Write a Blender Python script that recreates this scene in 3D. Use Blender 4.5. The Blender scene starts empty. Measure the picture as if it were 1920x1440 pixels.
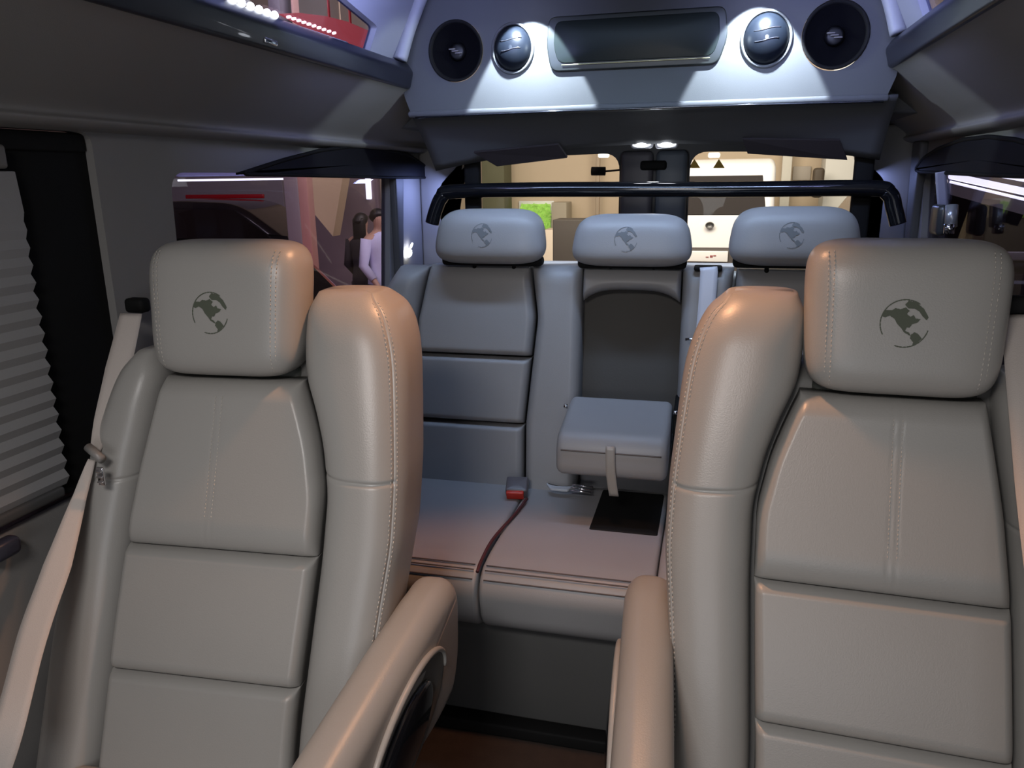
import bpy, math, random
import numpy as np
from mathutils import Vector, Matrix
from mathutils.geometry import tessellate_polygon
rnd = random.Random(4)
S = bpy.context.scene
COL = S.collection
PI = math.pi
rad = math.radians

# ------------------------------------------------------------ camera
FPX = 1450.0
CAM = np.array([.255, 0.0, 1.4])
YAW, PIT, ROL = rad(14.5), rad(15.0), rad(-.8)
cy_, sy_ = math.cos(YAW), math.sin(YAW)
FWD = np.array([-sy_*math.cos(PIT), cy_*math.cos(PIT), -math.sin(PIT)])
r_ = np.array([cy_, sy_, 0.0]); u_ = np.cross(r_, FWD)
RT = r_*math.cos(ROL) + u_*math.sin(ROL)
UP = -r_*math.sin(ROL) + u_*math.cos(ROL)
cd = bpy.data.cameras.new('camera'); cam = bpy.data.objects.new('camera', cd); COL.objects.link(cam)
cd.sensor_fit = 'HORIZONTAL'; cd.sensor_width = 36; cd.lens = 36*FPX/1920; cd.clip_start = .02; cd.clip_end = 200
mt = Matrix.Identity(4)
for i in range(3):
    mt[i][0] = RT[i]; mt[i][1] = UP[i]; mt[i][2] = -FWD[i]; mt[i][3] = CAM[i]
cam.matrix_world = mt
S.camera = cam

def at(px, py, X=None, Y=None, Z=None):
    """world point on the plane X=, Y= or Z= seen at photograph pixel (px, py)"""
    d = (px-960)/FPX*RT - (py-720)/FPX*UP + FWD
    k, v = (0, X) if X is not None else (1, Y) if Y is not None else (2, Z)
    t = (v-CAM[k])/d[k]
    return tuple(float(c) for c in CAM + t*d)

# ------------------------------------------------------------ view, world
S.view_settings.view_transform = 'Standard'; S.view_settings.look = 'None'
S.view_settings.gamma = 1; S.view_settings.use_curve_mapping = False
S.view_settings.exposure = 0.0
W = bpy.data.worlds.new('world'); S.world = W; W.use_nodes = True
W.node_tree.nodes['Background'].inputs[0].default_value = (.55, .6, .75, 1)
W.node_tree.nodes['Background'].inputs[1].default_value = .10
S.cycles.max_bounces = 6; S.cycles.diffuse_bounces = 3; S.cycles.glossy_bounces = 3
S.cycles.transparent_max_bounces = 10; S.cycles.use_denoising = True
S.cycles.sample_clamp_indirect = 3.0
S.cycles.caustics_reflective = False; S.cycles.caustics_refractive = False

def lamp(name, kind, loc, energy, color, aim=None, size=.1, sizey=None, spot=60, blend=.3, spread=None):
    d = bpy.data.lights.new(name, kind); d.energy = energy; d.color = color
    if kind == 'AREA':
        d.size = size
        if sizey: d.shape = 'RECTANGLE'; d.size_y = sizey
        if spread: d.spread = rad(spread)
    elif kind == 'SPOT':
        d.spot_size = rad(spot); d.spot_blend = blend; d.shadow_soft_size = size
    else:
        d.shadow_soft_size = size
    o = bpy.data.objects.new(name, d); COL.objects.link(o); o.location = loc
    if aim is not None:
        o.rotation_euler = (Vector(aim)-Vector(loc)).to_track_quat('-Z', 'Y').to_euler()
    return o

# lamps of the van, with a few added fill lights
lamp('front_fill_light', 'AREA', (-.05, -.25, 1.90), 6.0, (1, .965, .95), (-.05, 1.2, .5), .4, .25, spread=100)  # unseen fill added at the front to light the captain seats
lamp('windscreen_daylight', 'AREA', (.15, -1.3, 1.0), 9, (.93, .95, 1), (0, 1.2, .75), 1.2, .6)
lamp('aisle_lamp', 'SPOT', (-.02, 1.40, 1.88), 30, (1, .47, .23), (-.02, .96, .5), .035, spot=84, blend=.4)
lamp('bench_strip_light', 'AREA', (.0, 1.82, 1.92), 3.7, (.50, .68, 1), (0, 2.25, 1.28), 1.1, .05, spread=105)
lamp('bulkhead_spot_left', 'SPOT', (-.305, 2.32, 1.93), 62, (.72, .84, 1), (-.305, 2.4597, 1.63), .006, spot=63, blend=.15)
lamp('bulkhead_spot_right', 'SPOT', (.345, 2.32, 1.93), 62, (.72, .84, 1), (.345, 2.4597, 1.63), .006, spot=63, blend=.15)
lamp('rear_dome_light', 'POINT', (.05, 2.72, 1.44), .6, (.85, .9, 1), None, .02)
lamp('corner_fill_left', 'AREA', (-.78, 2.98, 1.39), 1.3, (.34, .44, 1), (-.93, 2.98, 1.12), .12, .03)  # added light without a fitting, turns the rear side panel blue
lamp('corner_fill_right', 'AREA', (.80, 3.02, 1.40), .35, (.34, .44, 1), (.93, 3.02, 1.12), .12, .03)  # fainter added light for the right side, also without a fitting
lamp('roof_edge_left', 'AREA', (-.66, 1.6, 1.80), 7.0, (.42, .47, 1), (-.9, 1.8, 1.95), 1.2, .03)
lamp('roof_edge_right', 'AREA', (.66, 1.7, 1.80), 7.0, (.42, .47, 1), (.9, 1.9, 1.95), 1.2, .03)
lamp('cove_fill_left', 'SPOT', (.52, 2.15, 1.86), 26.0, (.78, .92, 1), (-.80, 2.40, 1.60), .02, spot=24, blend=.35)  # cross-light added on the opposite side to brighten the left cove end
lamp('cove_fill_right', 'SPOT', (-.52, 2.15, 1.86), 26.0, (.78, .92, 1), (.80, 2.40, 1.60), .02, spot=24, blend=.35)  # its mirror, added to brighten the right cove end
# lamps of the showroom
lamp('showroom_light_rear', 'AREA', (0, 7.0, 4.2), 620, (1, .90, .80), (0, 12.5, .6), 6, 3)
lamp('showroom_light_left', 'AREA', (-5, 3.0, 4.4), 330, (1, .86, .92), (-6, 9, .6), 4, 3)
lamp('showroom_light_right', 'AREA', (6, 3, 4.2), 60, (.7, .75, 1), (6, 8, .8), 4, 3)

# ------------------------------------------------------------ materials
def mat(name, col, rough=.5, metal=0, bump=0, bscale=200, noise=0, nscale=6, spec=.5, emit=None, es=0, coat=0, sheen=0):
    m = bpy.data.materials.new(name); m.use_nodes = True
    nt = m.node_tree; b = nt.nodes['Principled BSDF']
    b.inputs['Base Color'].default_value = (*col, 1); b.inputs['Roughness'].default_value = rough
    b.inputs['Metallic'].default_value = metal; b.inputs['Specular IOR Level'].default_value = spec
    b.inputs['Coat Weight'].default_value = coat
    if sheen: b.inputs['Sheen Weight'].default_value = sheen
    if emit: b.inputs['Emission Color'].default_value = (*emit, 1); b.inputs['Emission Strength'].default_value = es
    if bump or noise:
        tc = nt.nodes.new('ShaderNodeTexCoord')
    if bump:
        n = nt.nodes.new('ShaderNodeTexNoise'); n.inputs['Scale'].default_value = bscale; n.inputs['Detail'].default_value = 3
        bp = nt.nodes.new('ShaderNodeBump'); bp.inputs['Strength'].default_value = bump; bp.inputs['Distance'].default_value = .001
        nt.links.new(tc.outputs['Object'], n.inputs['Vector']); nt.links.new(n.outputs['Fac'], bp.inputs['Height'])
        nt.links.new(bp.outputs['Normal'], b.inputs['Normal'])
    if noise:
        n2 = nt.nodes.new('ShaderNodeTexNoise'); n2.inputs['Scale'].default_value = nscale; n2.inputs['Detail'].default_value = 4
        mr = nt.nodes.new('ShaderNodeMapRange'); mr.inputs[3].default_value = 1-noise; mr.inputs[4].default_value = 1+noise
        mx = nt.nodes.new('ShaderNodeVectorMath'); mx.operation = 'SCALE'; mx.inputs[0].default_value = col
        nt.links.new(tc.outputs['Object'], n2.inputs['Vector']); nt.links.new(n2.outputs['Fac'], mr.inputs[0])
        nt.links.new(mr.outputs[0], mx.inputs[3]); nt.links.new(mx.outputs[0], b.inputs['Base Color'])
    return m

def glass(name, tint, refl=.08, rough=.0):
    m = bpy.data.materials.new(name); m.use_nodes = True; nt = m.node_tree
    nt.nodes.remove(nt.nodes['Principled BSDF']); out = nt.nodes['Material Output']
    t = nt.nodes.new('ShaderNodeBsdfTransparent'); t.inputs[0].default_value = (*tint, 1)
    g = nt.nodes.new('ShaderNodeBsdfGlossy'); g.inputs['Roughness'].default_value = rough
    lw = nt.nodes.new('ShaderNodeLayerWeight'); lw.inputs[0].default_value = .5
    pw = nt.nodes.new('ShaderNodeMath'); pw.operation = 'POWER'; pw.inputs[1].default_value = 4
    f = nt.nodes.new('ShaderNodeMath'); f.operation = 'MULTIPLY_ADD'; f.inputs[1].default_value = .45; f.inputs[2].default_value = .012
    nt.links.new(lw.outputs['Facing'], pw.inputs[0]); nt.links.new(pw.outputs[0], f.inputs[0])
    x = nt.nodes.new('ShaderNodeMixShader')
    nt.links.new(f.outputs[0], x.inputs[0]); nt.links.new(t.outputs[0], x.inputs[1]); nt.links.new(g.outputs[0], x.inputs[2])
    nt.links.new(x.outputs[0], out.inputs[0]); return m

LEA = mat('beige_leather', (.325, .312, .292), .36, bump=.25, bscale=420, noise=.05, nscale=5, spec=.5)
LEAB = mat('bench_leather', (.30, .295, .30), .45, bump=.25, bscale=420, noise=.05, nscale=5)
STI = mat('stitch_thread', (.50, .46, .41), .7)
SEAM = mat('seam_dark', (.05, .048, .042), .9)
EMB = mat('emblem_ink', (.07, .08, .055), .7)
EMBB = mat('embossed_ink', (.15, .16, .17), .6)
BLKG = mat('gloss_black', (.008, .009, .012), .12, coat=.5)
BLK = mat('matte_black', (.010, .010, .010), .7, spec=.12)
DISH = mat('dark_leatherette', (.13, .122, .112), .4, bump=.2)
TRIM = mat('grey_trim', (.225, .215, .205), .6, bump=.3, bscale=600, noise=.06, nscale=4)
TRIML = mat('light_grey_suede', (.088, .092, .094), .7, bump=.3, bscale=600, noise=.06, nscale=8)
HEAD = mat('dark_headliner', (.10, .103, .108), .8, bump=.3, bscale=500)
PIL = mat('pillar_trim', (.30, .31, .34), .5)
DKG = mat('dark_grey_vinyl', (.085, .084, .082), .55, noise=.1)
CARPET = mat('brown_carpet', (.035, .024, .02), .95, bump=1, bscale=260, noise=.35, nscale=30)
BELT = mat('beige_webbing', (.52, .46, .42), .6, bump=.6, bscale=700)
BELTB = mat('bench_webbing', (.62, .62, .68), .4, bump=.4, bscale=700)
CHR = mat('chrome', (.8, .8, .82), .12, metal=1)
REDP = mat('red_plastic', (.50, .03, .015), .35)
BLIND = mat('pleated_fabric', (.27, .265, .265), .8, bump=.3, bscale=500)
TVG = mat('tv_glass', (.012, .016, .015), .26, spec=.10)
GRILL = mat('speaker_mesh', (.006, .006, .007), .9, bump=1, spec=.0, bscale=900)
GLOW = mat('lamp_white', (1, 1, 1), .3, emit=(.9, .93, 1), es=14)
BEAD = mat('led_white', (1, 1, 1), .3, emit=(.86, .9, 1), es=9)
BEADR = mat('led_pink', (1, .8, .8), .3, emit=(1, .62, .66), es=1.6)
WG = glass('tinted_glass', (.62, .60, .66))
RG = glass('rear_glass', (.9, .9, .86))
# showroom
BEIGE = mat('beige_wall', (.60, .49, .36), .8, noise=.03, nscale=1)
CREAM = mat('cream_wall', (.62, .60, .48), .8)
GREYW = mat('grey_pillar', (.40, .36, .28), .8)
SFLOOR = mat('showroom_floor', (.30, .27, .23), .35)
WPAINT = mat('white_paint', (.86, .86, .86), .25, coat=.4)
DPAINT = mat('dark_paint', (.014, .010, .012), .15, coat=.6)
RPAINT = mat('red_paint', (.45, .012, .02), .3, coat=.4)
RTAIL = mat('tail_lamp_red', (.75, .01, .06), .2, emit=(1, .02, .1), es=.5)
DGLS = mat('car_glass', (.018, .013, .013), .3, spec=.08)
RUB = mat('tyre_rubber', (.02, .02, .02), .8)
YEL = mat('warning_yellow', (.62, .38, .04), .6)
GREEN = mat('green_leaves', (.25, .50, .08), .7, noise=.4, nscale=6)
OLIVE = mat('olive_board', (.12, .12, .07), .8, noise=.1)
MAUVE = mat('mauve_panel', (.24, .18, .20), .6)
SKIN = mat('skin', (.45, .27, .20), .55)
HAIR = mat('black_hair', (.01, .008, .008), .5)
DKCLOTH = mat('dark_cloth', (.03, .025, .03), .9)
LILAC = mat('lilac_cloth', (.55, .55, .80), .8)
STEEL = mat('silver_beam', (.5, .5, .56), .35, metal=.6)
TUBEW = mat('tube_light', (1, 1, 1), .4, emit=(.82, .86, 1), es=3.5)

# ------------------------------------------------------------ mesh helpers
class MB:
    def __init__(s): s.v = []; s.f = []; s.mi = []
    def add(s, v, f, mi=0):
        o = len(s.v); s.v += [tuple(map(float, p)) for p in v]
        s.f += [tuple(i+o for i in q) for q in f]; s.mi += [mi]*len(f); return s
    def build(s, name, mats, parent=None, smooth=True, loc=None, fix=True, angle=None):
        me = bpy.data.meshes.new(name); me.from_pydata(s.v, [], s.f)
        if not isinstance(mats, (list, tuple)): mats = [mats]
        for m in mats: me.materials.append(m)
        me.polygons.foreach_set('material_index', s.mi)
        me.polygons.foreach_set('use_smooth', [smooth]*len(s.f)); me.update()
        if fix:
            import bmesh
            b = bmesh.new(); b.from_mesh(me); bmesh.ops.recalc_face_normals(b, faces=b.faces); b.to_mesh(me); b.free()
        if smooth and angle: me.set_sharp_from_angle(angle=rad(angle))
        o = bpy.data.objects.new(name, me); COL.objects.link(o)
        if parent: o.parent = parent
        if loc: o.location = loc
        return o

def tag(o, label=None, cat=None, group=None, kind=None):
    if label: o['label'] = label
    if cat: o['category'] = cat
    if group: o['group'] = group
    if kind: o['kind'] = kind
    return o
def empty(name, loc=(0, 0, 0), label=None, cat=None, group=None):
    o = bpy.data.objects.new(name, None); COL.objects.link(o); o.location = loc; o.empty_display_size = .05
    return tag(o, label, cat, group)
def rel(m, loc):
    m.v = [(x-loc[0], y-loc[1], z-loc[2]) for x, y, z in m.v]; return m

def loft(m, rings, mi=0, caps=True, closed=True):
    n = len(rings[0]); v = [p for r in rings for p in r]; f = []
    for i in range(len(rings)-1):
        for j in range(n if closed else n-1):
            k = (j+1) % n
            f.append((i*n+j, i*n+k, (i+1)*n+k, (i+1)*n+j))
    if caps:
        for idx, rg in ((0, rings[0]), (len(rings)-1, rings[-1])):
            c = np.mean(np.array(rg), axis=0); v.append(tuple(c)); ci = len(v)-1
            for j in range(n):
                k = (j+1) % n; f.append((idx*n+j, idx*n+k, ci))
    return m.add(v, f, mi)

def grid(m, fn, nu, nv, mi=0, mask=None):
    v = [fn(i/nu, j/nv) for j in range(nv+1) for i in range(nu+1)]
    f = []
    mis = []
    for j in range(nv):
        for i in range(nu):
            if mask and not mask((i+.5)/nu, (j+.5)/nv): continue
            a = j*(nu+1)+i; f.append((a, a+1, a+nu+2, a+nu+1))
    return m.add(v, f, mi)

def sgnp(c, e): return math.copysign(abs(c)**e, c)

def tube(m, pts, r, n=10, mi=0, caps=True):
    P = [Vector(p) for p in pts]; rings = []
    R = r if isinstance(r, (list, tuple)) else [r]*len(P)
    nrm = None
    for i, p in enumerate(P):
        t = (P[min(i+1, len(P)-1)]-P[max(i-1, 0)]).normalized()
        if nrm is None:
            nrm = t.orthogonal().normalized()
        else:
            nrm = (nrm - t*nrm.dot(t)).normalized()
        b = t.cross(nrm)
        rings.append([tuple(p+nrm*R[i]*math.cos(2*PI*k/n)+b*R[i]*math.sin(2*PI*k/n)) for k in range(n)])
    return loft(m, rings, mi, caps)

def smooth_path(pts, n=8):
    P = [np.array(p, float) for p in pts]; out = []
    for i in range(len(P)-1):
        p0, p1, p2, p3 = P[max(i-1, 0)], P[i], P[i+1], P[min(i+2, len(P)-1)]
        for k in range(n):
            t = k/n
            out.append(tuple(.5*((2*p1)+(p2-p0)*t+(2*p0-5*p1+4*p2-p3)*t*t+(3*p1-p0-3*p2+p3)*t**3)))
    out.append(tuple(P[-1])); return out

def rbox(m, c, s, r=.01, n=3, mi=0, rot=None):
    """rounded box by lofting rounded rectangles"""
    hx, hy, hz = s[0]/2, s[1]/2, s[2]/2; r = min(r, hx*.98, hy*.98, hz*.98)
    def ring(z, ins):
        a, b, q = hx-ins, hy-ins, max(r-ins, 1e-5); o = []
        for qx, qy, a0 in ((1, 1, 0), (-1, 1, 90), (-1, -1, 180), (1, -1, 270)):
            for k in range(n+1):
                t = rad(a0+90*k/n); o.append((qx*(a-q)+q*math.cos(t), qy*(b-q)+q*math.sin(t), z))
        return o
    rings = []
    for k in range(n+1):
        t = PI/2*k/n; rings.append(ring(-hz+r*(1-math.sin(t)), r*(1-math.cos(t))))
    rings[0], rings[-1] = ring(-hz, r), ring(-hz+r, 0)
    rings = [ring(-hz+r-r*math.cos(PI/2*k/n), r-r*math.sin(PI/2*k/n)) for k in range(n+1)]
    rings += [ring(hz-r+r*math.sin(PI/2*k/n), r-r*math.cos(PI/2*k/n)) for k in range(n+1)]
    M = rot or Matrix.Identity(3)
    rings = [[tuple(M @ Vector(p)+Vector(c)) for p in g] for g in rings]
    return loft(m, rings, mi)

def slab(m, prof, x0, x1, r, axis='X', nr=6, mi=0):
    """rounded plate: closed profile (a,b) swept along axis between x0,x1 with edge radius r"""
    P = np.array(prof, float); n = len(P)
    T = np.roll(P, -1, 0)-np.roll(P, 1, 0); T /= np.linalg.norm(T, axis=1)[:, None]+1e-12
    N = np.stack([T[:, 1], -T[:, 0]], 1)
    area = .5*np.sum(P[:, 0]*np.roll(P[:, 1], -1)-np.roll(P[:, 0], -1)*P[:, 1])
    if area < 0: N = -N
    rings = []
    def put(x, ins):
        Q = P-N*ins
        if axis == 'X': return [(x, q[0], q[1]) for q in Q]
        if axis == 'Y': return [(q[0], x, q[1]) for q in Q]
        return [(q[0], q[1], x) for q in Q]
    sg = 1 if x1 > x0 else -1
    for k in range(nr+1):
        t = PI/2*k/nr; rings.append(put(x0+sg*r*(1-math.sin(t)) if 0 else x0+sg*(r-r*math.cos(t)), 0) if 0 else put(x0+sg*(r-r*math.cos(t)), r-r*math.sin(t)))
    for k in range(nr+1):
        t = PI/2*k/nr; rings.append(put(x1-sg*(r-r*math.sin(t)), r-r*math.cos(t)))
    return loft(m, rings, mi)

def rounded_poly(pts, r, n=6):
    """round the corners of a closed polygon"""
    out = []; N = len(pts)
    for i in range(N):
        p = Vector(pts[i]); a = Vector(pts[i-1]); b = Vector(pts[(i+1) % N])
        rr = r[i] if isinstance(r, (list, tuple)) else r
        da, db = (a-p), (b-p); q = min(rr, da.length*.48, db.length*.48)
        s, e = p+da.normalized()*q, p+db.normalized()*q
        for k in range(n+1):
            t = k/n; out.append(tuple(s*(1-t)**2+p*2*t*(1-t)+e*t*t))
    return out

def panel(name, outer, holes, mp, th, mats, parent=None, smooth=False):
    """flat panel with holes: mp(a,b,d) maps plane coordinates to the world, th its thickness"""
    loops = [outer]+holes
    tri = tessellate_polygon([[Vector((p[0], p[1], 0)) for p in l] for l in loops])
    pts = [p for l in loops for p in l]; n = len(pts)
    v = [mp(p[0], p[1], 0) for p in pts]+[mp(p[0], p[1], th) for p in pts]
    f = [tuple(t) for t in tri]+[tuple(i+n for i in reversed(t)) for t in tri]
    o = 0
    for l in loops:
        for i in range(len(l)):
            j = (i+1) % len(l); f.append((o+i, o+j, o+j+n, o+i+n))
        o += len(l)
    m = MB(); m.add(v, f)
    return m.build(name, mats, parent, smooth=False)

def interp(tab):
    zs = [t[0] for t in tab]; xs = [t[1] for t in tab]
    Z = np.linspace(zs[0], zs[-1], 400); X = np.interp(Z, zs, xs)
    k = 9; Xp = np.pad(X, k, mode='edge'); Xs = np.convolve(Xp, np.ones(2*k+1)/(2*k+1), 'valid')
    Xs[0], Xs[-1] = X[0], X[-1]
    return lambda z: float(np.interp(z, Z, Xs))

def roll(d, r): return 1.0 if d >= r else (math.sqrt(max(0, 1-(1-max(d, 0)/r)**2)) if r > 0 else 1.0)

def pad(m, xl, xr, zb, zt, front, h, rs, rb, rt, nu=60, nv=60, mi=0, back=.02, extra=None, top_fn=None, bot_fn=None):
    """pillow panel: heightfield towards -Y with rolled edges, closed behind"""
    def P(u, v, f=True):
        z = zb+(zt-zb)*v
        a, b = xl(z), xr(z); x = a+(b-a)*u
        if bot_fn or top_fn:
            lo = zb+(bot_fn(u) if bot_fn else 0); hi = zt+(top_fn(u) if top_fn else 0); z = lo+(hi-lo)*v
        else: lo, hi = zb, zt
        e = roll(min(x-a, b-x), rs)*roll(z-lo, rb)*roll(hi-z, rt)
        y = front(x, z)-h*e
        if extra: y += extra(x, z)
        return (x, y, z)
    us = [.5-.5*math.cos(PI*i/nu) if 0 else i/nu for i in range(nu+1)]
    # denser near the borders
    us = [u-.09*math.sin(2*PI*u) for u in us]; vs = [j/nv for j in range(nv+1)]; vs = [v-.09*math.sin(2*PI*v) for v in vs]
    v = [P(a, b) for b in vs for a in us]; f = []
    W_ = nu+1
    for j in range(nv):
        for i in range(nu):
            q = j*W_+i; f.append((q, q+1, q+W_+1, q+W_))
    # skirt to the back
    rim = [i for i in range(W_)]+[j*W_+nu for j in range(1, nv+1)]+[nv*W_+i for i in range(nu-1, -1, -1)]+[j*W_ for j in range(nv-1, 0, -1)]
    o = len(v); v += [(v[i][0], v[i][1]+back, v[i][2]) for i in rim]; n = len(rim)
    for k in range(n):
        q = (k+1) % n; f.append((rim[k], rim[q], o+q, o+k))
    v.append(tuple(np.mean([v[o+k] for k in range(n)], axis=0)))
    for k in range(n): f.append((o+k, o+(k+1) % n, len(v)-1))
    return m.add(v, f, mi)

def dashes(m, path, r=.0009, dash=.005, gap=.004):
    P = [Vector(p) for p in path]; d = 0; on = True; cur = [P[0]]; acc = 0
    for i in range(len(P)-1):
        a, b = P[i], P[i+1]; L = (b-a).length
        if L < 1e-9: continue
        pos = 0
        while pos < L:
            need = (dash if on else gap)-acc; step = min(need, L-pos); pos += step; acc += step
            pt = a+(b-a)*(pos/L)
            if on: cur.append(pt)
            if acc >= (dash if on else gap)-1e-9:
                if on and len(cur) > 1: tube(m, [cur[0], cur[-1]], r, 4)
                on = not on; acc = 0; cur = [pt]
    return m

def inpoly(x, y, poly):
    c = False; j = len(poly)-1
    for i in range(len(poly)):
        xi, yi = poly[i]; xj, yj = poly[j]
        if (yi > y) != (yj > y) and x < (xj-xi)*(y-yi)/(yj-yi)+xi: c = not c
        j = i
    return c
GLOBE = [
 [(-.98, .28), (-.86, .52), (-.55, .52), (-.42, .62), (-.2, .58), (.0, .66), (.16, .52), (.06, .40), (.2, .28), (.34, .36), (.42, .22), (.62, .2), (.5, .05), (.3, -.02), (.22, -.16), (.1, -.16), (.05, -.3), (.2, -.36), (.3, -.5), (.22, -.48), (.0, -.36), (-.12, -.2), (-.3, -.02), (-.42, .18), (-.62, .3), (-.8, .22)],
 [(-.05, .78), (.1, .94), (.4, .88), (.72, .62), (.93, .28), (.86, .16), (.7, .3), (.55, .5), (.35, .62), (.1, .62)],
 [(.3, -.44), (.42, -.34), (.56, -.4), (.74, -.6), (.6, -.74), (.46, -.95), (.36, -.93), (.4, -.75), (.26, -.6)]]
def in_globe(x, y):
    r = math.hypot(x, y); a = math.degrees(math.atan2(y, x))
    if r > 1: return False
    if r > .955 and (-110 < a < -15 or 55 < a < 180 or a < -150): return True
    return any(inpoly(x, y, p) for p in GLOBE)
def emblem(fn, cx, cz, R, parent, material, name='globe_emblem', N=110):
    m = MB()
    grid(m, lambda u, v: fn(cx+R*(2*u-1), cz+R*1.05*(2*v-1)), N, N, mask=lambda u, v: in_globe(2*u-1, 2*v-1))
    m.build(name, material, parent, fix=False)

def headrest(m, a_, b, z0, z1, taper=0, px=4.5, pz=4, py=2.4, yc=0, shear=0, n=72, nz=48, grooves=()):
    c = (z1-z0)/2; zc = (z0+z1)/2
    def half(z): return a_*(1+taper*((z-zc)/c))
    def front(x, z):
        k = max(0, 1-abs(x/half(z))**px-abs((z-zc)/c)**pz)
        y = yc+shear*(z-zc)-b*k**(1/py)
        for g in grooves: y += .0022*math.exp(-((abs(x)-g)/.0022)**2)*(1 if k > .02 else 0)
        return y
    rings = []
    for i in range(nz+1):
        ph = -PI/2+PI*i/nz; s = sgnp(math.sin(ph), 2/pz); s = max(-.9999, min(.9999, s)); z = zc+c*s
        k = max(0, 1-abs(s)**pz); A = half(z)*k**(1/px); B = b*k**(1/py); rg = []
        for j in range(n):
            t = 2*PI*j/n; x = A*sgnp(math.cos(t), 2/px)
            y = yc+shear*(z-zc)+B*sgnp(math.sin(t), 2/py)
            rg.append((x, y, z))
        rings.append(rg)
    loft(m, rings)
    return front

# ------------------------------------------------------------ van shell
XW = .93
def shell():
    m = MB(); rbox(m, (0, 1.1, -.03), (2.0, 4.3, .06), .005); tag(m.build('floor', CARPET), kind='structure')
    m = MB(); rbox(m, (0, 1.0, 1.97), (1.7, 4.0, .03), .005); tag(m.build('ceiling', HEAD), kind='structure')
    # side walls
    for sd in (-1, 1):
        mp = lambda a, b, d, sd=sd: (sd*(XW+d), a, b)
        outer = [(-.8, 0), (3.19, 0), (3.19, 1.50), (-.8, 1.50)]
        if sd < 0:
            h1 = rounded_poly([(-.4, .80), (1.33, .80), (1.33, 1.495), (-.4, 1.495)], .03)
            h2 = rounded_poly([(1.53, .86), (2.72, .86), (2.80, 1.42), (1.55, 1.42)], [.06, .05, .02, .05])
            holes = [h1, h2]
        else:
            h2 = rounded_poly([(1.35, .86), (2.80, .86), (2.95, 1.43), (1.35, 1.43)], [.06, .05, .02, .05])
            holes = [h2]
        tag(panel('wall_left' if sd < 0 else 'wall_right', outer, holes, mp, .035, TRIM), kind='structure')
        # window glass
        for k, h in enumerate(holes):
            nm = 'window_%d' % ((1+k) if sd < 0 else 3)
            g = panel(nm, [(p[0], p[1]) for p in h], [], lambda a, b, d, sd=sd: (sd*(XW+.02+d), a, b), .004, WG)
            tag(g, kind='structure')
        # upper side panel (cove) from the window head to the roof rail
        pr = smooth_path([(.70, 1.675), (.725, 1.66), (.78, 1.615), (.845, 1.565), (.885, 1.535), (.893, 1.522), (.885, 1.512), (.90, 1.50), (.935, 1.495), (.965, 1.50)], 6)
        ys = [-.8, 0, .6, 1.2, 1.6, 2.0, 2.3, 2.6, 2.9, 3.16]
        rings = [[(sd*p[0], y, p[1]) for p in pr] for y in ys]
        rings2 = [[(sd*(p[0]+.012), y, p[1]+.012) for p in reversed(pr)] for y in ys]
        m = MB(); loft(m, [a+b for a, b in zip(rings, rings2)])
        tag(m.build('trim_1' if sd < 0 else 'trim_2', TRIM, angle=50), kind='structure')
        # roof rail
        m = MB(); pr3 = rounded_poly([(.695, 1.672), (.715, 1.672), (.735, 1.735), (.70, 1.748), (.682, 1.72)], .008, 4)
        loft(m, [[(sd*p[0], y, p[1]) for p in pr3] for y in (-.8, 2.44)])
        tag(m.build('trim_5' if sd < 0 else 'trim_6', mat('rail', (.010, .011, .018), .35, coat=.1), angle=40), kind='structure')
        # roof side window frame: sloping panel with hole
        def mp2(a, b, d, sd=sd): return (sd*(.725-.10*b+.25*0+d*1.0), a, 1.735+.235*b)
        hole = rounded_poly([(-.6, .06), (2.20, .06), (2.20, .34), (1.5, .70), (-.6, .80)], [.01, .02, .03, .2, .01])
        tag(panel('trim_7' if sd < 0 else 'trim_8', [(-.8, -.05), (2.46, -.05), (2.46, 1), (-.8, 1)], [hole], mp2, .025, PIL), kind='structure')
        g = panel('window_4' if sd < 0 else 'window_5', hole, [], lambda a, b, d, sd=sd: mp2(a, b, d+.018), .004, glass('roof_glass', (.6, .6, .7)))
        tag(g, kind='structure')
        # rounded bead between the roof frame and ceiling
        m = MB(); tube(m, [(sd*.635, y, 1.945) for y in (-.8, 2.44)], .018, 12); tag(m.build('trim_9' if sd < 0 else 'trim_10', PIL), kind='structure')
        m = MB(); tube(m, smooth_path([(sd*.70, 2.38, 1.75), (sd*.675, 2.40, 1.84), (sd*.63, 2.41, 1.94)]), .022, 12); tag(m.build('trim_11' if sd < 0 else 'trim_12', PIL), kind='structure')
    # rear wall with door windows
    mp = lambda a, b, d: (a, 3.17+d, b)
    outer = [(-1.0, 0), (1.0, 0), (1.0, 1.70), (-1.0, 1.70)]
    hl = rounded_poly([(-.83, .80), (-.115, .80), (-.115, 1.485), (-.80, 1.47)], [.04, .02, .07, .09])
    hr = rounded_poly([(.155, .80), (.86, .80), (.84, 1.47), (.155, 1.485)], [.02, .04, .09, .07])
    tag(panel('wall_rear', outer, [hl, hr], mp, .04, mat('rear_wall_trim', (.07, .07, .075), .6)), kind='structure')
    for k, h in enumerate((hl, hr)):
        tag(panel('window_%d' % (6+k), h, [], lambda a, b, d: (a, 3.19+d, b), .004, RG), kind='structure')
    # centre post of the rear doors
    m = MB(); rbox(m, (-.045, 3.155, .74), (.125, .05, 1.50), .02)
    tag(m.build('door_1', mat('door_post_mauve', (.10, .095, .11), .5)), kind='structure')
    m = MB(); rbox(m, (.088, 3.155, .74), (.12, .05, 1.50), .02)
    tag(m.build('door_2', mat('door_post_blue', (.11, .13, .16), .5)), kind='structure')
    m = MB(); rbox(m, (.02, 3.13, 1.435), (.10, .03, .035), .01); tag(m.build('door_latch', BLK), 'small black latch at the top of the rear door post', 'latch')
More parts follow.
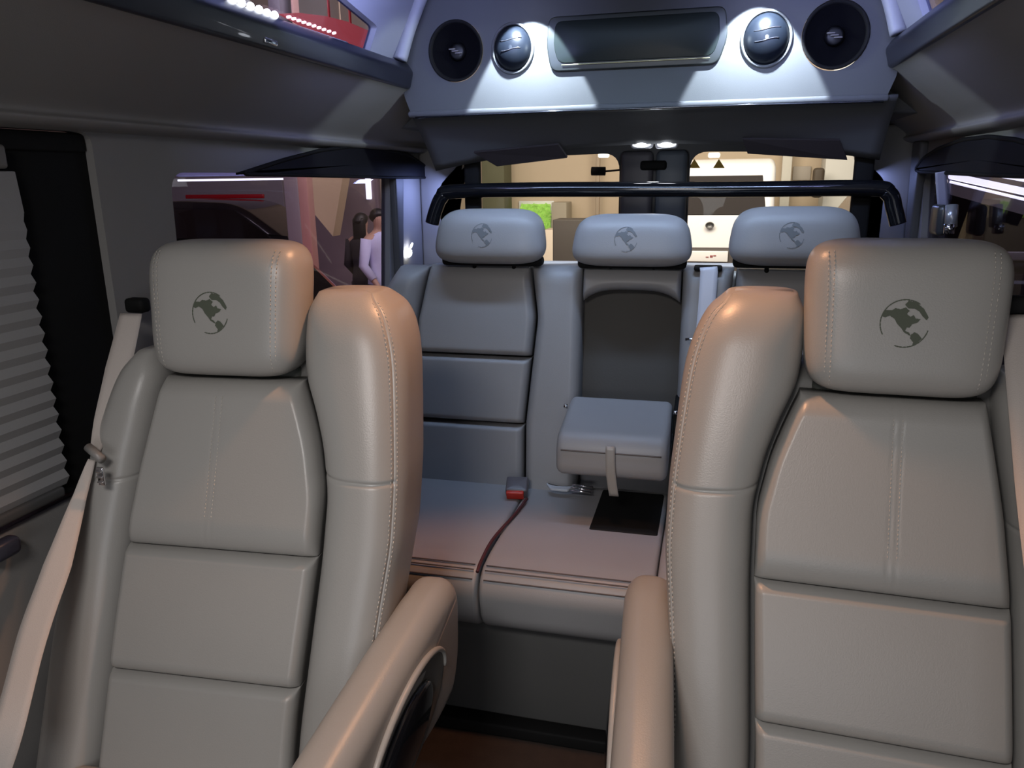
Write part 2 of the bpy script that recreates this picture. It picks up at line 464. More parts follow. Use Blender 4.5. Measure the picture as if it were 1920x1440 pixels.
    # dark valance hanging from bulkhead, arched along the bottom
    m = MB()
    def V(u, v):
        x = (-.705+.02*v)+(1.435-.02*v)*u
        zb = 1.495-.075*(abs(x-.05)/.75)**2.0; y = 2.455+.17*v; z = 1.60*(1-v)+zb*v+.012*math.sin(PI*v)
        if v > .999: y += .0
        return (x, y, z)
    grid(m, V, 40, 10)
    grid(m, lambda u, v: (V(u, 1)[0], V(u, 1)[1]+.30*v, V(u, 1)[2]+.03*v), 40, 3)
    o = m.build('trim_13', HEAD); tag(o, kind='structure')
    sm = o.modifiers.new('s', 'SOLIDIFY'); sm.thickness = .008; sm.offset = 1
    # headliner behind
    m = MB(); rbox(m, (0, 2.95, 1.62), (1.84, .5, .10), .01); tag(m.build('trim_14', HEAD), kind='structure')
    # rear corner columns
    for sd, nm in ((-1, 'trim_15'), (1, 'trim_16')):
        m = MB(); slab(m, rounded_poly([(sd*.90, 0), (sd*.845, .6), (sd*.80, 1.15), (sd*.835, 1.36), (sd*.72, 1.47), (sd*.72, 1.56), (sd*.93, 1.56), (sd*.93, 0)], .03), 3.10, 3.165, .012, 'Y')
        tag(m.build(nm, TRIM, angle=50), kind='structure')
    # inner C pillar between side window and rear corner, leaning column
    for sd, nm, y0, y1 in ((-1, 'trim_17', 2.76, 2.86), (1, 'trim_18', 2.90, 3.02)):
        m = MB(); slab(m, rounded_poly([(y0+.03, .8), (y0+.03, 1.5), (y1+.03, 1.5), (y1-.06, .8)], .02), sd*.905, sd*.935, .01)
        tag(m.build(nm, DKG, angle=50), kind='structure')
    # bulkhead
    mp = lambda a, b, d: (a, 2.45+d, b)
    out = rounded_poly([(-.72, 1.655), (-.70, 1.60), (.70, 1.60), (.72, 1.655), (.72, 1.98), (-.72, 1.98)], .01)
    def ell(cx, cz, a, b, n=48): return [(cx+a*math.cos(2*PI*i/n), cz+b*math.sin(2*PI*i/n)) for i in range(n)]
    hs = [ell(-.543, 1.777, .088, .090), ell(.553, 1.764, .088, .092), ell(-.361, 1.775, .0635, .0715), ell(.372, 1.764, .068, .0745)]
    tag(panel('wall_bulkhead', out, hs, mp, .06, TRIML), kind='structure')
    m = MB(); rbox(m, (0, 2.455, 1.596), (1.41, .045, .020), .008); tag(m.build('trim_19', HEAD), kind='structure')
    m = MB(); tube(m, smooth_path([(-.68, 2.437, 1.586), (-.3, 2.434, 1.589), (.3, 2.434, 1.589), (.69, 2.437, 1.586)]), .0035, 8); tag(m.build('trim_20', BLKG), kind='structure')
shell()

# ------------------------------------------------------------ bulkhead fittings
def speaker(cx, cz, a, label):
    t = empty('loudspeaker', (cx, 2.45, cz), label, 'loudspeaker', 'round loudspeakers in the bulkhead')
    m = MB(); n = 48
    rings = []
    for r, y in ((a*1.0, -.004), (a*.97, -.008), (a*.90, -.004), (a*.88, .004), (a*.6, .020), (a*.32, .026), (a*.30, .018), (a*.2, .012), (a*.05, .010)):
        rings.append([(r*math.cos(2*PI*k/n), y, r*1.02*math.sin(2*PI*k/n)) for k in range(n)])
    loft(m, rings[3:7], caps=False); m.build('cone', GRILL, t)
    m = MB(); loft(m, rings[:4], caps=False); m.build('surround_ring', BLK, t)
    m = MB(); loft(m, rings[6:], caps=True); m.build('centre_cap', mat('cap', (.01, .01, .011), .5), t)
    m = MB()
    for k in range(3): rbox(m, (.01*k-.012, .0, .006-.006*k), (.022, .006, .004), .0015)
    m.build('badge', CHR if 0 else mat('badge_grey', (.18, .17, .17), .4), t)
speaker(-.543, 1.777, .088, 'round black loudspeaker left of the dark overhead screen')
speaker(.553, 1.764, .088, 'round black loudspeaker right of the dark overhead screen')

def vent(cx, cz, a, b, label):
    t = empty('air_vent', (cx, 2.445, cz), label, 'air vent', 'oval air vents beside the overhead screen')
    n = 40; m = MB(); rings = []
    for i in range(15):
        ph = PI/2*i/14
        rings.append([(a*math.cos(ph)*math.cos(2*PI*k/n), .016-.045*math.sin(ph), b*math.cos(ph)*math.sin(2*PI*k/n)) for k in range(n)])
    loft(m, rings); m.build('nozzle_ball', mat('vent_gloss', (.006, .008, .012), .35, spec=.2), t)
    m = MB(); loft(m, [[((a+d)*math.cos(2*PI*k/n), y, (b+d)*math.sin(2*PI*k/n)) for k in range(n)] for d, y in ((0, .02), (-.002, .0), (.002, -.003), (.006, 0), (.007, .006))], caps=False)
    m.build('rim', TRIML, t)
    m = MB()
    for zc_, wd in ((-.006, .5), (.022, .55)):
        P = [(x*a*wd, .0155-.045*math.sqrt(max(0, 1-(x*wd)**2-((zc_+.004*math.sin(2*x))/b)**2)), zc_+.004*math.sin(2*x)) for x in np.linspace(-1, 1, 14)]
        tube(m, P, .0012, 6)
    m.build('louvre', mat('louvre_sheen', (.03, .03, .035), .25), t)
vent(-.361, 1.775, .060, .068, 'glossy oval air vent beside the left loudspeaker')
vent(.372, 1.764, .064, .071, 'glossy oval air vent beside the right loudspeaker')

def television():
    cx, cz = .006, 1.775
    t = empty('television', (cx, 2.448, cz), 'wide dark screen set in the middle of the overhead bulkhead', 'television')
    pr = rounded_poly([(-.248, -.072), (.238, -.072), (.262, .0), (.252, .080), (-.255, .080), (-.262, .0)], .025)
    m = MB(); slab(m, pr, .004, -.008, .004, 'Y'); m.build('bezel', mat('bezel', (.014, .017, .016), .35), t, angle=25)
    pr = rounded_poly([(-.225, -.050), (.222, -.050), (.240, .0), (.234, .066), (-.234, .066), (-.240, .0)], .022)
    m = MB(); slab(m, pr, -.007, -.0105, .002, 'Y'); m.build('screen', TVG, t, angle=25)
    m = MB(); tube(m, [(x, -.0115, -.055) for x in np.linspace(-.215, .215, 8)], .0014, 6); m.build('trim_line', mat('brass_line', (.5, .45, .25), .3, metal=.7), t)
television()

def downlight(cx, label):
    t = empty('downlight', (cx, 2.32, 1.957), label, 'ceiling light', 'small round downlights above the vents')
    n = 24
    m = MB(); loft(m, [[(r*math.cos(2*PI*k/n), r*math.sin(2*PI*k/n), z) for k in range(n)] for r, z in ((.034, .0), (.034, -.008), (.024, -.012), (.022, -.004))], caps=False); m.build('rim', CHR, t)
    m = MB(); loft(m, [[(r*math.cos(2*PI*k/n), r*math.sin(2*PI*k/n), z) for k in range(n)] for r, z in ((.022, -.002), (.022, -.006), (.012, -.010))]); m.build('lens', GLOW, t)
downlight(-.305, 'round white downlight in the ceiling above the left air vent')
downlight(.345, 'round white downlight in the ceiling above the right air vent')

def dome():
    for px, lab in ((1203, 'bright white lamp at the left of the pair above the rear doors'), (1250, 'bright white lamp at the right of the pair above the rear doors')):
        c = at(px, 269, Y=2.64)
        t = empty('rear_dome_lamp', c, lab, 'lamp', 'pair of white lamps above the rear doors')
        m = MB(); n = 24
        loft(m, [[(.030*math.cos(ph)*math.cos(2*PI*k/n), -.02*math.sin(ph)+.0, .0125*math.cos(ph)*math.sin(2*PI*k/n)) for k in range(n)] for ph in np.linspace(0, PI/2, 8)])
        m.build('lens', GLOW, t)
        m = MB(); rbox(m, (0, .012, .002), (.074, .022, .034), .01); m.build('housing', PIL, t)
dome()

def flap(x0, x1, z0, z1, lab, tilt):
    m = MB(); c = ((x0+x1)/2, 2.585, (z0+z1)/2)
    rbox(m, (0, 0, 0), (x1-x0, .014, z1-z0), .006, rot=Matrix.Rotation(rad(-42), 3, 'X') @ Matrix.Rotation(rad(tilt), 3, 'Y'))
    m.build('flap', 0)
def flaps():
    for (pts, lab) in (([(893, 287), (1050, 272), (1062, 296), (930, 312)], 'thin dark brown flap under the left half of the rear valance'),
                       ([(1392, 262), (1572, 264), (1590, 300), (1402, 288)], 'thin dark brown flap under the right half of the rear valance')):
        m = MB(); A = [Vector(at(*p, Y=2.60)) for p in pts]
        A[0].y -= .03; A[1].y -= .03; A[2].y += .012; A[3].y += .012
        B = [p+Vector((0, .010, .006)) for p in A]
        m.add([tuple(p) for p in A+B], [(0, 1, 2, 3), (7, 6, 5, 4), (0, 4, 5, 1), (1, 5, 6, 2), (2, 6, 7, 3), (3, 7, 4, 0)])
        o = m.build('visor_flap', mat('flap_brown', (.030, .022, .023), .8), smooth=False)
        tag(o, lab, 'flap', 'dark flaps under the rear valance')
flaps()

def rollbar():
    t = empty('roll_bar', (0, 2.62, 0), 'glossy black steel bar spanning the van behind the bench headrests', 'roll bar')
    Y = 0
    m = MB(); tube(m, smooth_path([(-.705, Y, 1.245), (-.69, Y, 1.29), (-.665, Y, 1.335), (-.62, Y, 1.353), (-.3, Y, 1.357), (.3, Y, 1.352), (.70, Y, 1.352), (.765, Y, 1.335), (.785, Y, 1.29), (.80, Y, 1.245)], 8), .0245, 18)
    m.build('crossbar', BLKG, t)
    for x, zt in ((-.565, 1.475), (.695, 1.455)):
        m = MB(); rbox(m, (x, .045, zt/2), (.056, .03, zt), .008); m.build('upright', BLK, t)
    for x in (-.80, .85):
        pass
    for x in (-.57, .69):
        m = MB(); rbox(m, (x, 0.01, 1.353), (.10, .05, .035), .01); m.build('clamp', BLK, t)
rollbar()

# ------------------------------------------------------------ captain seats
wi = interp([(.2, .176), (.4, .176), (.5, .178), (.62, .187), (.76, .197), (.87, .199), (.95, .182), (1.01, .160), (1.06, .138), (1.12, .13)])
wo = interp([(.2, .203), (.37, .188), (.54, .178), (.77, .168), (.9, .154), (.97, .142), (1.05, .127), (1.12, .12)])
TN = math.tan(rad(20))
def captain(cx, Y0, m_, yaw, label):
    t = empty('captain_seat', (cx, Y0, 0), label, 'captain seat', None)
    t.rotation_euler = (0, 0, rad(yaw))
    def w(x, dy, z):  # local mapping with recline
        return (m_*x, dy+TN*(z-1.05)*(1 if z < 1.3 else 1), z)
    # centre panels
    def frontpan(x, z):
        return TN*(z-1.05)-.004-.012*math.exp(-((z-.62)/.22)**2)
    def mk(name, zb, zt, h, rs, rb, rt, cseam, bf=None, tf=None):
        m = MB()
        def ex(x, z):
            y = .0
            if cseam:
                y += .0009*math.exp(-((abs(x)-.006)/.0015)**2)
                y -= .0
            return y
        pad(m, (lambda z: -(wo(z))) if m_ > 0 else (lambda z: -wi(z)), (lambda z: wi(z)) if m_ > 0 else (lambda z: wo(z)), zb, zt, frontpan, h, rs, rb, rt,
            nu=150, nv=90, extra=ex, bot_fn=bf, top_fn=tf, back=.03)
        return m.build(name, LEA, t)
    arc = lambda u: .006*math.sin(PI*u)
    up = mk('upper_back_panel', .768, 1.052, .036, .018, .06, .03, True)
    mk('middle_back_panel', .562, .766, .027, .016, .028, .012, False)
    mk('lower_back_panel', .24, .560, .024, .016, .02, .012, False)
    for s in (-1, 1):
        m = MB(); P = []
        for z in np.linspace(.83, 1.03, 60): P.append((s*.0065, frontpan(0, z)-.0358, z))
        dashes(m, P, .0007, .004, .003)
        m.build('stitching', STI, up)
    # bolsters
    XI = interp([(.2, .184), (.5, .186), (.76, .203), (.87, .205), (.95, .190), (1.01, .170), (1.06, .148), (1.10, .142), (1.15, .140), (1.18, .141), (1.198, .147), (1.206, .162)])
    XO = interp([(.2, .315), (.55, .318), (.68, .330), (.80, .345), (.9, .345), (1.03, .337), (1.08, .333), (1.12, .325), (1.155, .312), (1.18, .298), (1.197, .280), (1.206, .255)])
    def ring_in(z, th):
        zt = 1.207; a0, a1 = XI(z), XO(z)
        cx_, a = (a0+a1)/2, (a1-a0)/2
        k = 1.0
        if z > 1.12: k = max(0.0, 1-((z-1.12)/(zt-1.12))**2.4)**.5
        bf = .074*(.25+.75*k)
        bb = .155*(.25+.75*k)
        c, s = math.cos(th), math.sin(th)
        x = cx_+a*sgnp(c, 2/2.7)
        y = (bf*sgnp(s, 2/2.3) if s < 0 else bb*sgnp(s, 2/3.4))+.018
        # stitched seam along the outer front corner
        gz = 0
        dth = abs(th-rad(-38)); 
        g = .0028*math.exp(-(dth/rad(1.6))**2)
        if s < 0:
            g += .0035*math.exp(-((z-.905+.05*(x-.25))/.0032)**2)*max(0, -s)**.6*(1 if x < .335 else 0)
        x -= g*c*.8; y -= g*s
        zz = z
        return (m_*x, y+TN*(z-1.05), zz)
    zs = list(np.linspace(.22, .88, 70))+list(np.linspace(.885, .925, 22))+list(np.linspace(.93, 1.15, 36))+[1.15+.0565*math.sin(PI/2*i/18) for i in range(1, 19)]
    ths = [rad(-180+360*i/120) for i in range(120)]
    extra = [rad(-38+d) for d in (-2.2, -1.4, -.7, 0, .7, 1.4, 2.2)]
    ths = sorted(ths+extra)
    m = MB(); loft(m, [[ring_in(z, t_) for t_ in ths] for z in zs]); bi = m.build('inboard_bolster', LEA, t)
    m = MB()
    for off in (-5.5, 5.5):
        P = []
        for z in np.linspace(.30, 1.19, 240):
            p = ring_in(z, rad(-38+off)); q = ring_in(z, rad(-38+off))
            P.append((p[0]+m_*.0004, p[1]-.0006, p[2]))
        dashes(m, P, .0009, .0045, .0035)
    m.build('stitching', STI, bi)
    XO2 = interp([(.2, .325), (.6, .31), (.8, .290), (.9, .270), (1.0, .243), (1.05, .228), (1.08, .212), (1.098, .185)])
    XI2 = interp([(.2, .210), (.37, .195), (.54, .185), (.77, .175), (.9, .161), (.97, .149), (1.05, .139), (1.08, .145), (1.098, .160)])
    def ring_out(z, th):
        zt = 1.099; a0, a1 = XI2(z), XO2(z); cx_, a = (a0+a1)/2, (a1-a0)/2; k = 1
        if z > .98: k = max(0, 1-((z-.98)/(zt-.98))**2.6)**.5
        bf = .062*(.35+.65*k); bb = .10*(.3+.7*k); c, s = math.cos(th), math.sin(th)
        g = .003*math.exp(-((z-.88)/.003)**2)*(max(0, -s)**.6)
        g += .0022*math.exp(-(abs(th-rad(-38))/rad(1.6))**2)
        return (-m_*(cx_+a*sgnp(c, 2/2.7)-g*c), (bf if s < 0 else bb)*sgnp(s, 2/2.3)+.016-g*s+TN*(z-1.05), z)
    zs2 = list(np.linspace(.22, .86, 60))+list(np.linspace(.865, .895, 16))+list(np.linspace(.90, 1.05, 24))+[1.05+.0485*math.sin(PI/2*i/16) for i in range(1, 17)]
    m = MB(); loft(m, [[ring_out(z, t_) for t_ in ths] for z in zs2]); m.build('outboard_bolster', LEA, t)
    # back shell
    m = MB(); pr = rounded_poly([(-.27, .22), (.27, .22), (.28, .9), (.20, 1.09), (-.20, 1.09), (-.26, .9)], .07)
    slab(m, pr, .028, .125, .03, 'Y'); m.v = [(m_*x, y+TN*(z-1.05), z) for x, y, z in m.v]; m.build('back_shell', mat('shell_leather', (.09, .085, .078), .5), t, angle=50)
    # headrest
    m = MB(); fr = headrest(m, .145, .068, 1.058, 1.298, taper=.035, yc=.030, shear=.16, grooves=(.111,), n=128, nz=80, px=6, pz=5.5, py=2.6)
    hr = m.build('headrest', LEA, t)
    for s in (-1, 1):
        m = MB()
        for o in (-.004, .004):
            P = [(s*(.111+o)*(1+.035*((z-1.178)/.12)), fr(s*(.111+o), z)-.0008, z) for z in np.linspace(1.074, 1.284, 120)]
            dashes(m, P, .0008, .0045, .0035)
        m.build('stitching', STI, hr)
    ex = -.004 if m_ > 0 else -.006
    emblem(lambda x, z: (x, fr(x, z)-.0008, z), ex, 1.178, .0345, hr, EMB)
    m = MB(); rbox(m, (0, .045, 1.05), (.25, .05, .05), .018); m.build('headrest_mount', mat('mount', (.04, .042, .035), .7), t)
    # armrest on the aisle side
    a0, a1 = .328, .415
    AK = .095 if m_ > 0 else .105
    pr = rounded_poly([(-.02, .655), (-.045, .700), (-.12, .705), (-.35, .678), (-.62, .640), (-.68, .60), (-.66, .55), (-.40, .475), (-.16, .462), (-.075, .475), (-.03, .54)], [.04, .05, .05, .08, .05, .04, .05, .08, .05, .05, .06], 6)
    m = MB(); slab(m, pr, a0, a1, .036, 'X', nr=8); m.v = [(m_*(x+AK*min(0, y+.10)), y+.045, z-.012) for x, y, z in m.v]
    ar = m.build('armrest', LEA, t)
    ec, ez, ea, eb, tl = -.30+.045, .550, .158, .078, rad(-11)
    def el(k, s=1.0, dx=0): 
        c, q = math.cos(k)*ea*s, math.sin(k)*eb*s; return (m_*(a1+AK*min(0, ec+c-.045+.10)+dx), ec+c*math.cos(tl), ez+q+c*.17)
    m = MB(); n = 64
    loft(m, [[el(2*PI*k/n, s, d) for k in range(n)] for s, d in ((1.0, -.03), (1.0, .0015), (.95, .0025), (.84, .0005), (.70, -.0005), (.3, -.001))])
    m.build('recess_dish', DISH, ar)
    m = MB(); P = [el(k, 1.0, .003) for k in np.linspace(-PI*.04, PI*1.0, 40)]
    tube(m, P, [.003+.0035*math.sin(PI*i/39) for i in range(40)], 8); m.build('recess_lip', LEA, ar)
    m = MB(); loft(m, [[(lambda p: (p[0], p[1]-.012, p[2]-.006))(el(2*PI*k/n, .70*math.cos(ph), .001+.014*math.sin(ph))) for k in range(n)] for ph in np.linspace(0, PI/2*.98, 8)])
    m.build('oval_cap', BLKG, ar)
    # cushion and pedestal
    m = MB(); rbox(m, (0, -.50, .345), (.50, .52, .13), .05, 6); m.build('seat_cushion', LEA, t)
    m = MB(); rbox(m, (0, -.42, .14), (.36, .38, .28), .03, 3); m.build('pedestal', BLK, t)
    return t
captain(-.585, 1.20, 1, 3.5, 'beige leather captain seat on the left, beside the pleated blind')
captain(.55, 1.30, -1, -2.5, 'beige leather captain seat on the right, its globe emblem nearly whole')

# ------------------------------------------------------------ rear bench
TB = math.tan(rad(7))
def bench():
    t = empty('rear_bench', (0, 2.17, 0), 'grey-blue leather rear bench with three headrests and a folded-down centre armrest', 'bench seat')
    fy = lambda x, z: TB*(z-.82)
    def P(name, xl, xr, zb, zt, h=.028, rs=.02, rb=.02, rt=.02, nu=50, nv=40, extra=None, mt=LEAB, back=.05, **k):
        m = MB(); pad(m, xl if callable(xl) else (lambda z: xl), xr if callable(xr) else (lambda z: xr), zb, zt, fy, h, rs, rb, rt, nu=nu, nv=nv, extra=extra, back=back, **k)
        return m.build(name, mt, t)
    XL = interp([(.45, -.60), (.98, -.600), (1.15, -.560)]); XLr = interp([(.45, -.263), (.69, -.266), (.88, -.248), (1.0, -.236), (1.15, -.256)])
    XR0 = interp([(.45, .335), (.69, .34), (.88, .325), (1.0, .313), (1.15, .325)]); XR1 = interp([(.45, .68), (.98, .68), (1.15, .64)])
    for nm, a, b in (('left', XL, XLr), ('right', XR0, XR1)):
        P('upper_back_panel', a, b, .887, 1.148, h=.034, rt=.045, rb=.022)
        P('middle_back_panel', a, b, .685, .880, h=.030, rb=.02, rt=.012)
        P('lower_back_panel', a, b, .47, .678, h=.030, rb=.03, rt=.012)
    P('outer_bolster', interp([(.45, -.74), (.9, -.745), (1.06, -.715), (1.15, -.655)]), lambda z: XL(z)-.006, .45, 1.142, h=.055, rs=.05, rt=.05)
    P('outer_bolster', lambda z: XR1(z)+.006, interp([(.45, .80), (.9, .80), (1.06, .78), (1.15, .72)]), .45, 1.142, h=.055, rs=.05, rt=.05)
    # centre section: two columns, an arch above the armrest recess and the recess lining
    P('centre_column', lambda z: XLr(z)+.008, lambda z: -.100, .45, 1.150, h=.040, rs=.028, rb=.02, rt=.05, nu=60, nv=80, back=.13)
    P('centre_column', lambda z: .180, lambda z: XR0(z)-.008, .45, 1.150, h=.040, rs=.028, rb=.02, rt=.05, nu=60, nv=80, back=.13)
    P('recess_arch', -.097, .177, 1.086, 1.150, h=.044, rs=.012, rb=.03, rt=.045, nu=70, nv=40, back=.13,
      bot_fn=lambda u: -.034*abs(2*u-1)**3.5)
    m = MB(); rbox(m, (.040, .055, .80), (.30, .02, .66), .004); m.v = [(x, y+TB*(z-.82), z) for x, y, z in m.v]; m.build('recess_lining', mat('recess_fabric', (.075, .070, .064), .8, bump=.3), t)
    m = MB(); rbox(m, (.040, .0, .56), (.27, .06, .24), .02); m.build('recess_sill', LEAB, t)
    # headrests
    for cx, zb, zt, lab in ((-.362, 1.160, 1.313, 0), (.040, 1.158, 1.298, 1), (.460, 1.165, 1.316, 2)):
        m = MB(); fr = headrest(m, .160, .055, zb, zt, taper=-.07, yc=-.005, shear=.22, px=5, pz=3.2, py=2.2, n=72, nz=44)
        m.v = [(x+cx, y, z) for x, y, z in m.v]
        h = m.build('headrest', LEAB, t)
        emblem(lambda x, z, cx=cx: (x+cx, fr(x, z)-.001, z), -.010, (zb+zt)/2+.006, .031, h, EMBB, N=60)
        m = MB(); rbox(m, (cx, .012, zb+.006), (.30, .05, .03), .012); m.build('headrest_undershade', BLK, h)  # black block standing in for the shade under the headrest
        for s in (-1, 1):
            m = MB(); tube(m, [(cx+s*.06, .03, 1.10), (cx+s*.06, .022, zb+.03)], .006, 8); m.build('headrest_post', BLK, h)
    # armrest
    pr = rounded_poly([(-.06, .795), (-.275, .752), (-.300, .72), (-.305, .650), (-.26, .630), (-.04, .655)], [.02, .03, .03, .03, .03, .02], 6)
    m = MB(); slab(m, pr, -.115, .172, .02, 'X', nr=5)
    for i, (x, y, z) in enumerate(m.v):
        pass
    ar = m.build('centre_armrest', LEAB, t)
    m = MB(); tube(m, [(x, -.301, .712) for x in np.linspace(-.10, .158, 10)], .0022, 6); m.build('piping', mat('piping_dark', (.12, .10, .09), .6), ar)
    m = MB(); grid(m, lambda u, v: (.030+.024*(u-.5)+.012*v*v, -.312-.006*math.sin(PI*v), .735-.135*v), 4, 12)
    o = m.build('pull_strap', LEA, ar); sm = o.modifiers.new('s', 'SOLIDIFY'); sm.thickness = .004
    m = MB(); slab(m, rounded_poly([(-.0, .80), (-.11, .78), (-.15, .62), (-.10, .56), (0, .56)], .02), .176, .192, .004); m.build('hinge_bracket', BLK, t)
    for x in (-.122, .180):
        m = MB(); tube(m, [(x-.004, -.115, .775), (x+.006, -.115, .775)], .006, 10); m.build('hinge_bolt', CHR, t)
    # cushions
    def cush(name, x0, x1, dz=0, dark=False):
        pr = rounded_poly([(.06, .50+dz), (-.50, .505+dz), (-.572, .495+dz), (-.600, .45), (-.585, .36), (-.545, .325), (.06, .325)], [.02, .1, .04, .05, .05, .03, .02], 6)
        m = MB(); slab(m, pr, x0, x1, .012, 'X', nr=4); c = m.build(name, LEAB, t)
        m = MB()
        for yy, zz in ((-.560, .5005+dz), (-.574, .4945+dz), (-.588, .4765+dz)):
            tube(m, [(x, yy, zz-.001) for x in np.linspace(x0+.012, x1-.012, 6)], .0017, 6)
        m.build('seam', mat('bench_seam', (.10, .08, .075), .7), c)
    cush('seat_cushion', -.72, -.247); cush('seat_cushion', -.243, .168); cush('seat_cushion', .172, .78, .012)
    m = MB(); rbox(m, (.068, -.185, .4985), (.178, .27, .018), .006); m.build('armrest_shadow', BLK, t)  # flat black slab painting the armrest's cast shadow onto the cushion
    m = MB(); rbox(m, (.03, -.22, .165), (1.44, .54, .33), .012); m.build('seat_base', DKG, t)
    m = MB(); rbox(m, (.03, .10, .78), (1.46, .06, .70), .02); m.v = [(x, y+TB*(z-.82), z) for x, y, z in m.v]; m.build('back_shell', DKG, t)
    # rear skirting rail under the base
    m = MB(); rbox(m, (.03, -.515, .018), (1.44, .05, .035), .006); m.build('floor_rail', BLK, t)
bench()

# ------------------------------------------------------------ belts
def ribbon(m, pts, wid, nrm, th=.0014, n=8):
    C = smooth_path(pts, n); k = len(C)
    Wd = np.interp(np.linspace(0, 1, k), np.linspace(0, 1, len(wid)), wid)
    Nn = [Vector(v).normalized() for v in nrm]
    rings = []
    for i, c in enumerate(C):
        c = Vector(c); t = (Vector(C[min(i+1, k-1)])-Vector(C[max(i-1, 0)])).normalized()
        f = i/(k-1)*(len(Nn)-1); a = int(min(f, len(Nn)-2)) if len(Nn) > 1 else 0
        nn = Nn[a].lerp(Nn[a+1], f-a) if len(Nn) > 1 else Nn[0]
        nn = (nn-t*nn.dot(t)).normalized(); s = t.cross(nn)
        w = Wd[i]/2
        rings.append([tuple(c+s*w*u+nn*(th/2+(.0)) ) for u in (-1, -.5, 0, .5, 1)]+[tuple(c+s*w*u-nn*th/2) for u in (1, .5, 0, -.5, -1)])
    loft(m, rings); return m
def belts():
    # left
    t = empty('seat_belt', at(250, 590, Y=1.34), 'beige twisted seat belt between the left captain seat and the blind', 'seat belt', 'captain seat belts')
    o = t.location
    A = [at(246, 588, Y=1.27), at(222, 690, Y=1.20), at(194, 790, Y=1.13), at(176, 855, Y=1.08)]
    m = MB(); ribbon(m, A, [.042, .046, .032, .012], [(.3, -1, .2), (.45, -1, .1), (.7, -.8, .1)]); rel(m, o); m.build('upper_webbing', BELT, t)
    for s, d in ((.3, .004), (-.3, .003)):
        pass
    B = [at(172, 862, Y=1.08), at(150, 930, Y=1.04), at(108, 1060, Y=.96), at(62, 1190, Y=.88), at(14, 1370, Y=.78), at(-30, 1500, Y=.74)]
    m = MB(); ribbon(m, B, [.012, .022, .045, .05, .05, .05], [(.7, -.8, .1), (.3, -1, .3), (.2, -1, .4)]); rel(m, o); m.build('lower_webbing', BELT, t)
    m = MB(); c = at(258, 572, Y=1.34); rbox(m, c, (.045, .03, .03), .008); rel(m, o); m.build('belt_guide', BLK, t)
    m = MB(); p, q = at(165, 838, Y=1.07), at(192, 862, Y=1.06); tube(m, [p, q], .008, 10); rel(m, o); m.build('slide_loop', mat('loop_grey', (.22, .21, .2), .4), t)
    m = MB(); c = at(190, 893, Y=1.05); rbox(m, c, (.014, .006, .034), .002)
    for k in range(3): rbox(m, (c[0], c[1]-.004, c[2]-.010+.010*k), (.012, .004, .003), .001)
    rel(m, o); m.build('belt_tongue', CHR, t)
    # right
    t = empty('seat_belt', at(1900, 610, Y=1.45), 'beige seat belt at the right edge over the right captain seat', 'seat belt', 'captain seat belts')
    o = t.location
    A = [at(1925, 590, Y=1.36), at(1932, 720, Y=1.26), at(1945, 900, Y=1.15), at(1975, 1150, Y=1.0), at(2020, 1500, Y=.86), at(2040, 1900, Y=.80)]
    m = MB(); ribbon(m, A, [.070, .055, .05, .05], [(-.25, -1, .2), (-.2, -1, .2)]); rel(m, o); m.build('webbing', BELT, t)
    m = MB(); rbox(m, at(1925, 572, Y=1.38), (.075, .03, .03), .01); rel(m, o); m.build('belt_guide', BLK, t)
    # bench belt
    t = empty('seat_belt', (.25, 2.13, 1.15), 'pale lilac seat belt down the bench back right of the centre recess', 'seat belt')
    m = MB()
    ribbon(m, [(.246, 2.215, 1.150), (.248, 2.165, 1.156), (.250, 2.152, 1.13), (.246, 2.128, 1.0), (.232, 2.11, .90), (.22, 2.09, .72), (.215, 2.08, .56)], [.044, .046, .046, .044, .042, .04, .04], [(0, 0, 1), (0, -1, .5), (0, -1, 0), (0, -1, 0), (0, -1, 0), (0, -1, 0)])
    rel(m, t.location); m.build('webbing', BELTB, t)
    m = MB(); rbox(m, (.247, 2.19, 1.152), (.075, .05, .012), .005); rel(m, t.location); m.build('belt_slot', BLK, t)
    c = at(1298, 637, Y=2.09); m = MB(); tube(m, [(c[0]-.018, c[1], c[2]), (c[0]+.018, c[1], c[2]+.002)], .004, 8); rel(m, t.location); m.build('belt_stop', CHR, t)
    # buckle
    c = at(968, 919, Z=.525)
    t = empty('belt_buckle', (c[0], c[1], .506), 'small black and red belt buckle lying on the bench cushion', 'belt buckle')
    R = Matrix.Rotation(rad(8), 3, 'Z') @ Matrix.Rotation(rad(28), 3, 'X')
    m = MB(); rbox(m, (0, .012, .024), (.064, .055, .034), .006, rot=R); m.build('housing', mat('buckle_grey', (.10, .09, .10), .35), t)
    m = MB(); rbox(m, (.001, -.018, .012), (.050, .012, .028), .003, rot=R); m.build('release_button', REDP, t)
    m = MB(); rbox(m, (.0, -.0245, .022), (.026, .003, .004), .001, rot=R); m.build('slot', BLK, t)
    # thin red strap to the cushion front
    pts = [at(988, 935, Z=.515), at(965, 965, Z=.511), at(925, 1010, Z=.513), at(903, 1050, Z=.513), at(895, 1072, Z=.508)]
    m = MB(); tube(m, smooth_path(pts), .0042, 8)
    tag(m.build('strap', mat('dark_red_strap', (.07, .015, .018), .6)), 'thin dark red strap running forward over the bench cushion from the buckle', 'strap')
    # metal tongue
    c = at(1047, 915, Z=.525); t = empty('belt_tongue', (c[0], c[1], .51), 'silver belt tongue and plate lying beside the red buckle', 'belt tongue')
    m = MB(); pr = rounded_poly([(-.042, .022), (-.02, -.018), (.030, -.020), (.044, .020), (.02, .008), (-.015, .006)], .008)
    slab(m, pr, .012, .020, .003, 'Z'); m.build('plate', mat('tongue_grey', (.50, .52, .56), .3), t)
    c2 = at(1095, 912, Z=.525)
    m = MB(); o = t.location
